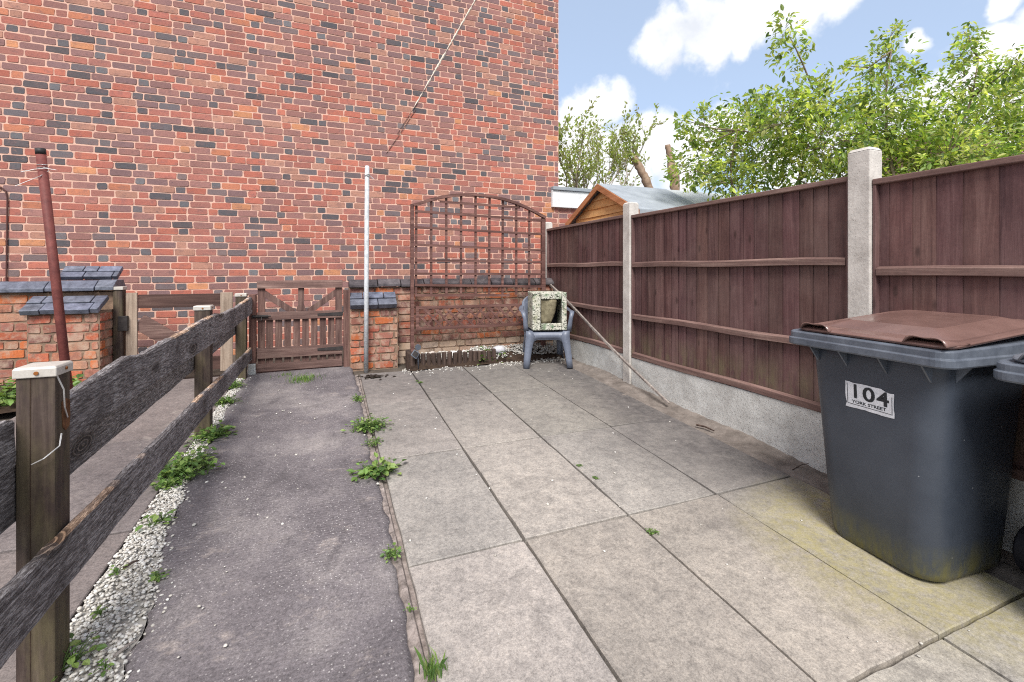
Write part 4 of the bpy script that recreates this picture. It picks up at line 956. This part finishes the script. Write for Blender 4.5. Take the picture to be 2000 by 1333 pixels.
mb = MB(); mb.box((-bw + .047, y0 + bd - .05, .047), (bw - .047, y0 + bd - .01, bh - .047)); mb.build('lining', MAT['dark_fabric'], cb, local=True)
mb = MB(); rows = []
for i in range(9):
    v = i / 8; z = oz1 - .004 - (oz1 - oz0) * v * .98; xr_ = ox1 - .065 - .07 * v ** 2.4; rows.append([(ox0 + .004 + (xr_ - ox0) * u, y0 + .02 + .012 * math.sin(u * 6 + v * 2), z) for u in [k / 8 for k in range(9)]])
mb.grid(rows); mb.build('door_flap', MAT['camo_dull'], cb, local=True, smooth=True, solid=.006)
mb = MB(); mb.bar((ox0 - .004, y0 - .002, .02), (ox0 - .002, y0 - .002, bh - .02), .004, .006); mb.build('zip', MAT['black_iron'], cb, local=True)

# ---------------------------------------------------------------- wheelie bins
def text_mesh(body, size, bold, sx=1.0):
    cu = bpy.data.curves.new('lettering', 'FONT'); cu.body = body; cu.size = size; cu.offset = bold; cu.align_x = 'CENTER'; cu.align_y = 'CENTER'; cu.resolution_u = 4
    ob = bpy.data.objects.new('lettering', cu); COL.objects.link(ob); bpy.context.view_layer.update()
    dg = bpy.context.evaluated_depsgraph_get(); me = bpy.data.meshes.new_from_object(ob.evaluated_get(dg))
    vs = [(v.co.x * sx, v.co.y) for v in me.vertices]; fs = [tuple(p.vertices) for p in me.polygons]
    bpy.data.objects.remove(ob); bpy.data.meshes.remove(me); return vs, fs
def make_bin(loc, rz, label, lidmat, sticker):
    b = thing('wheelie_bin', loc, label, 'wheelie bin', 'wheelie bins by the fence', rz); b.scale = (1.03, 1.03, 1.035)
    mb = MB(); rings = []
    for z, hx0, hx1, hw, r in ((0.0, -.225, .245, .205, .10), (.012, -.243, .26, .225, .105), (.04, -.25, .265, .232, .105), (.3, -.263, .28, .250, .10), (.6, -.277, .295, .268, .095), (.87, -.29, .31, .285, .09), (.925, -.295, .315, .29, .09)):
        rings.append(rrect(hx0, hx1, -hw, hw, r, z, 8))
    mb.loft(rings); body = mb.build('body', MAT['bin'], b, smooth=True, local=True)
    mb = MB(); mb.loft([rrect(-.36, .36, -.345, .345, .055, .905, 6), rrect(-.364, .364, -.349, .349, .058, .912, 6), rrect(-.364, .364, -.349, .349, .058, .938, 6), rrect(-.357, .358, -.342, .342, .055, .942, 6), rrect(-.357, .358, -.342, .342, .055, .966, 6, .03), rrect(-.35, .352, -.335, .335, .05, .972, 6, .03)])
    mb.build('rim', MAT['bin_rim'], b, local=True, bevel=.002)
    for yy in (-.25, -.09, .08, .22):
        mb = MB(); mb.prism([(-.29, yy - .003, .835), (-.345, yy - .003, .9045), (-.28, yy - .003, .9045)], (0, .007, 0)); mb.build('gusset', MAT['bin_rim'], b, local=True)
    for xx in (-.2, .05):
        mb = MB(); mb.prism([(xx - .003, -.285, .835), (xx - .003, -.335, .9045), (xx - .003, -.28, .9045)], (.007, 0, 0)); mb.build('gusset', MAT['bin_rim'], b, local=True)
    T = .085
    mb = MB(); mb.loft([rrect(-.335, .40, -.340, .305, .06, .975, 6, T), rrect(-.341, .40, -.345, .310, .06, .984, 6, T), rrect(-.337, .396, -.341, .306, .06, .990, 6, T), rrect(-.318, .376, -.322, .288, .055, .996, 6, T), rrect(-.225, .345, -.295, .26, .05, 1.000, 6, T), rrect(-.15, .27, -.20, .18, .03, 1.034, 6, T), rrect(-.12, .26, -.185, .165, .03, 1.036, 6, T)])
    lid = mb.build('lid', lidmat, b, local=True, bevel=.002)
    for yy in (-.262, .195):
        mb = MB(); rows = []
        for i in range(7):
            q = i / 6; xx = -.352 + .115 * q; hh = .036 * (1 - q) ** 1.3; dip = .008
            rows.append([(xx, yy + u * (.085 - .012 * (1 - q)), .985 + T * (xx + .335) + .003 + (hh * (1 - abs(u) ** 3) + (-dip * math.cos(u * 3.1) * (1 - q) if abs(u) < 1 else 0))) for u in [-1 + 2 * k / 12 for k in range(13)]])
        mb.grid(rows); mb.build('grip', lidmat, lid, local=True, smooth=True, solid=.005)
    mb = MB(); mb.tube([(.335, -.27, .985), (.40, -.25, 1.02), (.40, .25, 1.02), (.335, .27, .985)], .016, 10); mb.build('handle', MAT['bin_rim'], b, local=True, smooth=True)
    for s in (-1, 1):
        mb = MB(); mb.tube([(.285, s * .262, .10), (.285, s * .272, .10), (.285, s * .312, .10), (.285, s * .322, .10)], [.085, .10, .10, .085], 24); w = mb.build('wheel', MAT['rubber'], b, local=True, bevel=.003)
        mb = MB(); mb.tube([(.285, s * .3225, .10), (.285, s * .328, .10)], [.05, .045], 16); mb.build('hub', MAT['bin_rim'], w, local=True)
    if sticker:
        th = math.atan(.0475)
        def fp(y, z): return (-.2485 - .0475 * z - .0022, y, z)
        yc, zc, hw, hh = -.014, .708, .103, .057
        rr = random.Random(2); pts = []
        for i in range(13): pts.append((hw - 2 * hw * i / 12, hh - (.008 if i > 9 else 0) + rr.uniform(-.002, .001) * (3 if i > 7 else 1)))
        for i in range(1, 6): pts.append((-hw + rr.uniform(-.002, .003), hh - 2 * hh * i / 6))
        for i in range(13): pts.append((-hw + 2 * hw * i / 12 + .002, -hh + rr.uniform(-.002, .002)))
        for i in range(1, 6): pts.append((hw - (.004 if i < 2 else 0) + rr.uniform(-.001, .001), -hh + 2 * hh * i / 6))
        mb = MB(); mb.add([fp(yc + a, zc + c) for a, c in pts], [tuple(range(len(pts)))]); st = mb.build('sticker', MAT['sticker'], b, local=True)
        tag(st, 'white torn sticker reading 104 YORK STREET')
        mb = MB()
        for body, size, bold, cx, cz_, sx in (('1', .086, .0020, .058, .016, 1.1), ('0', .086, .0020, .0, .014, 1.25), ('4', .086, .0020, -.058, .011, 1.15), ('YORK STREET', .0185, .0005, .002, -.0295, 1.25)):
            vs, fs = text_mesh(body, size, bold, sx)
            q = [fp(yc + cx - a, zc + cz_ + c) for a, c in vs]; mb.add([(p[0] - .0008, p[1], p[2]) for p in q], fs)
        for (a0, c0, a1, c1, w) in ((.092, -.041, -.09, -.043, .0011), (.094, .05, .0935, -.041, .0013), (-.094, .03, -.093, -.046, .0011)):
            p, q = fp(yc + a0, zc + c0), fp(yc + a1, zc + c1); d = Vector((0, c1 - c0, -(a1 - a0))).normalized() * w
            mb.add([(p[0] - .0008, p[1] + d.y, p[2] + d.z), (p[0] - .0008, p[1] - d.y, p[2] - d.z), (q[0] - .0008, q[1] - d.y, q[2] - d.z), (q[0] - .0008, q[1] + d.y, q[2] + d.z)], [(0, 1, 2, 3)])
        mb.build('lettering', MAT['ink'], st, local=True)
    return b
make_bin((2.575, 1.335, g(1.33) - .001), rad(-4), 'dark grey wheelie bin with a brown lid and a number sticker', MAT['lid'], True)
make_bin((2.66, .575, g(.58) + .006), rad(-2), 'grey lidded wheelie bin cut off at the edge beside the brown lidded bin', MAT['lid_grey'], False)

# ---------------------------------------------------------------- shed
sh = thing('garden_shed', (4.9, 5.85, g(5.85)), 'orange timber garden shed with grey felt roof behind the fence', 'shed')
SX0, SX1, SY0, SY1, ZE, ZR = 3.80, 6.05, 5.02, 6.66, 2.18, 2.60
mb = MB(); z = .3; i = 0
def shed_hw(z): return .82 if z < 2.20 else max(.02, .82 - (z - 2.20) * .82 / .385)
while z < 2.56:
    z1 = min(z + .118, 2.585); k = R.uniform(.88, 1.1); a, b_ = shed_hw(z), shed_hw(z1)
    mb.prism([(SX0 - .012, 5.84 - a, z), (SX0 - .012, 5.84 + a, z), (SX0 + .004, 5.84 + b_, z1), (SX0 + .004, 5.84 - b_, z1)], (.014, 0, 0), (k, k, k)); z = z1
mb.build('gable_wall', MAT['shed_wood'], sh)
mb = MB(); mb.box((SX0 + .03, SY0, .25), (SX1, SY1, 2.20)); mb.build('wall', MAT['shed_wood'], sh)
for s in (-1, 1):
    mb = MB(); mb.prism([(SX0 - .10, 5.84, ZR + .02), (SX0 - .10, 5.84 + s * .97, ZE - .05), (SX0 - .10, 5.84 + s * .97, ZE - .02), (SX0 - .10, 5.84, ZR + .05)], (1.25, 0, 0)); mb.build('roof', MAT['felt'], sh)
    mb = MB(); mb.prism([(SX0 + 1.151, 5.84, ZR + .02), (SX0 + 1.151, 5.84 + s * .97, ZE - .05), (SX0 + 1.151, 5.84 + s * .97, ZE - .026), (SX0 + 1.151, 5.84, ZR + .044)], (1.25, 0, 0)); mb.build('roof', MAT['felt_pale'], sh)
    mb = MB(); mb.prism([(SX0 - .118, 5.84 + s * .0005, ZR - .05), (SX0 - .118, 5.84 + s * .98, ZE - .125), (SX0 - .118, 5.84 + s * .98, ZE - .03), (SX0 - .118, 5.84 + s * .0005, ZR + .045)], (.017, 0, 0)); mb.build('bargeboard', MAT['shed_trim'], sh, bevel=.003)
    mb = MB(); mb.box((SX0 - .10, 5.84 + s * .975 - .008, ZE - .11), (SX0 + 2.4, 5.84 + s * .975 + .008, ZE - .035)); mb.build('eaves_board', MAT['felt'], sh)

# ---------------------------------------------------------------- trees
def leaf(mb, c, d, nrm, L, w, col):
    s = d.cross(nrm)
    if s.length < 1e-4: return
    s.normalize(); n = s.cross(d).normalized()
    f = n * (L * .12)
    mb.add([c, c + d * (.3 * L) + s * (w * .85) + f * .6, c + d * (.7 * L) + s * (w * .7) + f * .6, c + d * L - f * .8, c + d * (.7 * L) - s * (w * .7) + f * .6, c + d * (.3 * L) - s * (w * .85) + f * .6], [(0, 1, 2, 3), (0, 3, 4, 5)], col)
def rv(r): 
    while True:
        v = Vector((r.uniform(-1, 1), r.uniform(-1, 1), r.uniform(-1, 1)))
        if .05 < v.length < 1: return v
GREEN = [(.34, .44, .10), (.28, .40, .09), (.20, .31, .08), (.42, .50, .12), (.12, .20, .06), (.24, .33, .11), (.48, .53, .20)]
tt = thing('leafy_tree', (6.2, 3.9, g(4)), 'large bushy bright green tree rising above the fence', 'tree')
rt = random.Random(23)
lobes = [(1400,310,62),(1480,300,70),(1560,320,60),(1450,230,45),(1375,245,34),(1345,330,34),(1530,240,62),(1620,270,72),(1600,190,48),(1690,300,50),(1735,120,38),(1738,180,52),(1738,75,24),(1715,240,60),(1790,275,66),(1850,310,70),(1905,250,60),(1885,160,44),(1887,105,32),(1893,70,20),(1955,200,52),(1990,120,26),(1975,280,64),(1800,340,60),(1920,340,62),(1640,350,56),(1430,360,50),(1660,130,14),(1500,215,35),(1670,215,34),(1960,150,30),(1345,275,18),(1335,235,14),(1550,130,14),(1530,60,24),(1560,95,14),(1525,110,16),(1575,85,12),(1830,215,40), (2060,200,90),(2080,320,100)]
LB = MB(); TB = MB()
stems = [Vector((5.0, 4.6, g(4))), Vector((5.8, 3.9, g(4))), Vector((6.3, 3.3, g(4))), Vector((6.6, 2.8, g(4)))]
joints = []
for st_, xs_px in zip(stems, (1440, 1580, 1735, 1890)):
    top = atT(xs_px, {1440: 260, 1580: 235, 1735: 110, 1890: 120}[xs_px], 6.0); pts = [st_.lerp(top, i / 8) + Vector((.12 * math.sin(i * 1.3 + xs_px), .12 * math.cos(i * 1.1), 0)) for i in range(9)]
    TB.tube(pts, [.045 - .0048 * i for i in range(9)], 7); joints += pts[2:]
for (px, py, rp2) in lobes:
    t = 6.0 + rt.uniform(-.45, .55); c = atT(px, py, t); rr_ = rp2 / F * t
    j = min(joints, key=lambda q: (q - c).length + max(0, q.z - c.z) * 2 + .2 * abs((q - c).length - .5))
    mid = j.lerp(c, .5) + rv(rt) * .08 + Vector((0, 0, -.06))
    if (j - c).length < .75: TB.tube([j, mid, c], [.011, .008, .004], 5)
    ntw = int(max(9, 185 * (rp2 / 60) ** 2 * (1.0 if rp2 > 26 else .9)))
    for k in range(ntw):
        o = rv(rt); o = o.normalized() * (o.length ** .7); o.x *= 1.1; o.z *= 1.0
        if rt.random() < .25: o *= 1.3
        e = c + o * rr_; s0 = c + o * rr_ * .25
        if k % 4 == 0: TB.tube([s0, e], [.004, .002], 3, cap=False)
        d = (e - s0).normalized(); nl = rt.randint(3, 6); hue = rt.choice(GREEN); bright = rt.uniform(.6, 1.35)
        for q in range(nl):
            p = e + rv(rt) * .085; dd2 = (d * .5 + rv(rt) + Vector((0, 0, -.15))).normalized(); L = rt.uniform(.04, .095)
            kk = bright * rt.uniform(.8, 1.2); leaf(LB, p, dd2, (Vector((0, 0, 1)) + rv(rt) * .9).normalized(), L, L * .27, (hue[0] * kk * 1.14, hue[1] * kk * 1.04, hue[2] * kk * 1.25))
# the long bare shoot
sp_ = [atT(1588, 175, 6), atT(1570, 130, 6), atT(1552, 90, 6), atT(1540, 68, 6)]
TB.tube(sp_, [.012, .01, .008, .005], 5)
TB.build('trunk', MAT['bark'], tt, smooth=True); LB.build('crown', MAT['leaf'], tt)
def grow(TB, LB, p, d, L, r, depth, rnd, leafp, lsz, pal, bend=.25):
    n = 4; pts = [p]; rs2 = [r]
    for i in range(n):
        d = (d + rv(rnd) * bend * .5 + Vector((0, 0, .05))).normalized(); p = p + d * (L / n); pts.append(p); rs2.append(r * (1 - .45 * (i + 1) / n))
    TB.tube(pts, rs2, 5 if depth > 1 else 3, cap=False)
    if depth <= 1:
        for q in pts[1:]:
            for _ in range(3):
                if rnd.random() < leafp:
                    dd2 = (d + rv(rnd) * 1.2).normalized(); s = lsz * rnd.uniform(.6, 1.3); h_ = rnd.choice(pal); leaf(LB, q + rv(rnd) * .05, dd2, (Vector((0, 0, 1)) + rv(rnd)).normalized(), s, s * .3, h_)
    if depth > 0:
        for i in range(rnd.randint(3, 4) if depth > 1 else 3):
            q = pts[rnd.randint(1, n)]; nd = (d + rv(rnd) * .85).normalized(); grow(TB, LB, q, nd, L * rnd.uniform(.55, .8), r * .5, depth - 1, rnd, leafp, lsz, pal, bend)
st2 = thing('sparse_tree', atT(1160, 400, 13) * 1.0 - Vector((0, 0, 2.6)), 'thin branched tree with few small leaves behind the white fascia', 'tree')
r2 = random.Random(5); TB = MB(); LB = MB(); PAL2 = [(.36, .42, .14), (.30, .35, .13), (.40, .42, .20), (.30, .28, .16)]
for px, tip in ((1110, 1112), (1125, 1135), (1145, 1150), (1165, 1185), (1190, 1225), (1135, 1100), (1175, 1160)):
    a = atT(px, 470, 13); b_ = atT(tip, 250 if tip < 1160 else 290, 13 + r2.uniform(-.6, .6)); d = (b_ - a).normalized(); a = a - d * 1.2
    TB.tube([a, a + d * 1.6], [.055, .04], 5); grow(TB, LB, a + d * 1.55, d, 1.5, .034, 3, r2, .85, .10, PAL2)
TB.build('trunk', MAT['pale_bark'], st2, smooth=True); LB.build('crown', MAT['leaf'], st2)
def stumpy(label, pts, rads, extra=None):
    o = thing('pollarded_trunk', (pts[0].x, pts[0].y, g(7)), label, 'tree trunk', 'cut trunks beyond the shed')
    mb = MB(); base = pts[0].copy(); base.z = g(7) - .1; P_ = [base + (pts[0] - base) * (i / 4) for i in range(4)] + pts; RR = [rads[0] * 1.15] * 4 + rads
    fine = []; fr = []
    for i in range(len(P_) - 1):
        for q in range(5):
            fine.append(P_[i].lerp(P_[i + 1], q / 5) + rv(R) * .012); fr.append((RR[i] + (RR[i + 1] - RR[i]) * q / 5) * R.uniform(.88, 1.12))
    fine.append(P_[-1]); fr.append(RR[-1]); mb.tube(fine, fr, 9); mb.build('trunk', MAT['stump'], o, smooth=True); return o
s1 = stumpy('bare cut trunk leaning left with a leafy sprig on top', [atT(1275, 385, 10), atT(1262, 352, 10), atT(1250, 330, 10), atT(1237, 308, 10)], [.085, .09, .085, .08])
TB = MB(); LB = MB(); r3 = random.Random(8)
a = atT(1239, 312, 10); br = [a, atT(1236, 290, 10), atT(1239, 270, 10), atT(1232, 255, 10), atT(1215, 262, 10), atT(1200, 285, 10)]
TB.tube(br, [.02, .016, .013, .01, .008, .005], 5)
for i in range(1, len(br)):
    for k in range(70):
        p = br[i - 1].lerp(br[i], r3.random()) + rv(r3) * .16 + Vector((-.05, 0, -.02)); s = r3.uniform(.06, .1); leaf(LB, p, (rv(r3) + Vector((0, 0, -.5))).normalized(), (Vector((0, 0, 1)) + rv(r3)).normalized(), s, s * .24, r3.choice(PAL2 + [(.17, .22, .05)]))
for k in range(50):
    p = a + rv(r3) * .14; s = r3.uniform(.06, .1); leaf(LB, p, rv(r3).normalized(), rv(r3), s, s * .25, r3.choice(PAL2))
TB.build('branch', MAT['bark'], s1); LB.build('crown', MAT['leaf'], s1)
s2 = stumpy('bare cut trunk standing upright between the shed and the green tree', [atT(1318, 385, 10), atT(1318, 350, 10), atT(1313, 338, 10), atT(1310, 310, 10), atT(1304, 283, 10)], [.10, .11, .10, .065, .055])
mb = MB(); mb.tube([atT(1309, 308, 10), atT(1302, 304, 10)], [.04, .03], 6); mb.build('branch_stub', MAT['stump'], s2)
# distant house glimpsed through the tree
dh = thing('distant_house', (24, 10, 0), 'brick house with a tiled roof half hidden behind the green tree', 'house')
mb = MB(); mb.box((21.5, 8.3, -.5), (32, 13, 5.0)); mb.build('wall', MAT['far_brick'], dh)
mb = MB(); mb.prism([(21.2, 8.0, 5.0), (21.2, 13.3, 5.0), (21.2, 10.65, 6.9)], (12, 0, 0)); mb.build('roof', MAT['roof_tile'], dh)
#@@WEEDS
rw = random.Random(31)
WG = [(.13, .23, .06), (.17, .28, .07), (.21, .31, .08), (.09, .17, .05), (.24, .32, .10)]
def weed(px, py, sp, ht, n, ls, label, grass=False, name='weed', at=None, cat='weed', dark=1.0):
    if at is None and not grass: ls *= .62; sp *= .8; ht *= .8; n = int(n * (1.3 if py < 960 else .8))
    p = at if at is not None else onG(px, py); mb = MB()
    if grass:
        for i in range(n):
            b = p + Vector((rw.gauss(0, sp * .4), rw.gauss(0, sp * .4), 0)); b.z = g(b.y) - .005; h = ht * rw.uniform(.5, 1.1); l = Vector((rw.uniform(-1, 1), rw.uniform(-1, 1), 0)) * h * .5; w = Vector((rw.uniform(-1, 1), rw.uniform(-1, 1), 0)).normalized() * .0022
            c = rw.choice(WG); m = b + l * .35 + Vector((0, 0, h * .65)); tp = b + l + Vector((0, 0, h)); mb.add([b - w, b + w, m + w, tp, m - w], [(0, 1, 2, 3, 4)], c)
    else:
        k = max(1, n // 9)
        for i in range(k):
            b = p + Vector((rw.gauss(0, sp * .38), rw.gauss(0, sp * .38), 0)); b.z = g(b.y) - .004
            for q in range(n // k):
                an = rw.uniform(0, 6.28); el = rw.uniform(.15, 1.25); d = Vector((math.cos(an) * math.cos(el), math.sin(an) * math.cos(el), math.sin(el))); h = ht * rw.uniform(.3, 1)
                e = b + d * h; e.z = max(e.z, b.z + .012); mb.tube([b, (b + e) / 2 + Vector((0, 0, .01)), e], [.0018, .0015, .001], 3, (.12, .2, .05), cap=False)
                c = rw.choice(WG); kk = rw.uniform(.7, 1.2) * dark; L = ls * rw.uniform(.6, 1.25)
                leaf(mb, e, Vector((d.x + rw.uniform(-.3, .3), d.y + rw.uniform(-.3, .3), rw.uniform(-.3, .25))).normalized(), (Vector((0, 0, 1)) + rv(rw) * .5).normalized(), L, L * .42, (c[0] * kk, c[1] * kk, c[2] * kk))
    if name == 'grass': return tag(mb.build(name, MAT['weed']), label, 'grass', kind='stuff')
    return tag(mb.build(name, MAT['weed']), label, cat, 'weeds' if cat == 'weed' else None)
weed(700, 782, .09, .07, 60, .028, 'small weed at the far end of the crack beside the concrete strip')
weed(718, 838, .13, .13, 170, .042, 'yellowish leafy weed below the farthest one in the long crack')
weed(726, 868, .07, .06, 50, .028, 'low spreading yellow green weed joining the crack halfway up')
weed(740, 930, .12, .12, 80, .07, 'broad leaved weed standing in the middle of the long crack')
weed(770, 1088, .05, .07, 40, .03, 'thin upright weed in the crack near the widest slabs')
weed(800, 1195, .025, .03, 16, .016, 'tiny tuft in the near part of the mortar crack')
weed(845, 1318, .04, .07, 60, .03, 'grass tuft at the very bottom of the crack', True)
weed(592, 742, .16, .05, 240, .03, 'flat patch of grass on the concrete before the picket gate', True, 'grass')
weed(562, 733, .10, .03, 60, .03, 'thin line of grass just left of the gate grass patch', True, 'grass')
weed(820, 748, .05, .03, 40, .016, 'tiny weed on the slab joint before the log edging')
weed(1131, 911, .03, .02, 26, .013, 'small sprig in the slab joint farther of the two specks')
weed(1161, 936, .03, .02, 26, .013, 'small sprig in the slab joint nearer of the two specks')
weed(1272, 1042, .03, .025, 40, .018, 'single green sprig in the slab joint in the middle of the patio')
weed(452, 757, .13, .10, 120, .045, 'weeds at the foot of the farthest fence post')
weed(437, 790, .12, .10, 90, .045, 'trailing weed between the two far fence posts')
weed(412, 858, .13, .13, 110, .06, 'broad leaved weed at the foot of the middle fence post')
weed(365, 918, .22, .16, 240, .055, 'largest clump of weeds beside the rail fence')
weed(330, 945, .10, .08, 60, .045, 'low leaves at the near side of the largest weed clump')
weed(303, 1022, .08, .08, 26, .055, 'three leaved weed standing in the white gravel')
weed(300, 1122, .05, .05, 22, .035, 'star shaped sprig on the edge of the white gravel')
weed(215, 1190, .05, .04, 16, .028, 'dark small weed in the white gravel by the path edge', dark=.7)
weed(235, 1118, .05, .05, 14, .03, 'sprig against the path kerb with a twig beside it')
weed(205, 1298, .04, .04, 12, .028, 'pale sprig low in the nearest gravel')
weed(134, 1300, .07, .12, 40, .045, 'leafy weed at the foot of the nearest fence post')
weed(0, 0, .30, .22, 240, .075, 'green plants growing in the border below the left wall', at=Vector((-2.6, 5.2, g(5.2) + .03)), name='border_plant', cat='plant')
weed(0, 0, .22, .2, 150, .075, 'leafy plant at the right end of the left brick wall', at=Vector((-2.22, 5.25, g(5.2) + .03)), name='border_plant', cat='plant')
weed(0, 0, .16, .18, 110, .05, 'green plant with thin leaves behind the log edging', at=Vector((1.83, 5.45, g(5.4) + .05)), name='bed_plant', cat='plant', dark=.75)
# twigs on the gravel and dirt
for i, (x0, y0, x1, y1, r_, lab) in enumerate(((222, 1283, 268, 1250, .005, 'dry pale twig across the nearest gravel'), (240, 1110, 272, 1095, .005, 'dark twig on the gravel beside the path kerb'), (283, 1000, 300, 992, .006, 'short orange wood chip on the white gravel'),
        (1360, 830, 1395, 842, .008, 'brown bark scrap on the dirt by the gravel board'), (1548, 918, 1580, 905, .003, 'thin dark twig on the dirt beside the bin'))):
    a = onG(x0, y0, .006); b_ = onG(x1, y1, .009); m = a.lerp(b_, .5) + Vector((.006, .004, .006)); mb = MB(); mb.tube([a, m, b_], [r_, r_ * .9, r_ * .6], 5)
    tag(mb.build('twig', MAT['stick_wood'] if i in (0, 2) else MAT['log_wood']), lab, 'twig', 'twigs')
mb = MB()
for i in range(60):
    p = onG(728 + rw.gauss(0, 11), 737 + rw.gauss(0, 1.6), .004); a = rw.uniform(0, 6.28); leaf(mb, p + Vector((0, 0, rw.uniform(0, .006))), Vector((math.cos(a), math.sin(a), .1)).normalized(), Vector((0, 0, 1)), rw.uniform(.03, .06), .014, (.05, .04, .035))
tag(mb.build('leaf_litter', MAT['weed']), 'dark patch of wet leaf litter on the slab before the white pole', 'litter', kind='stuff')
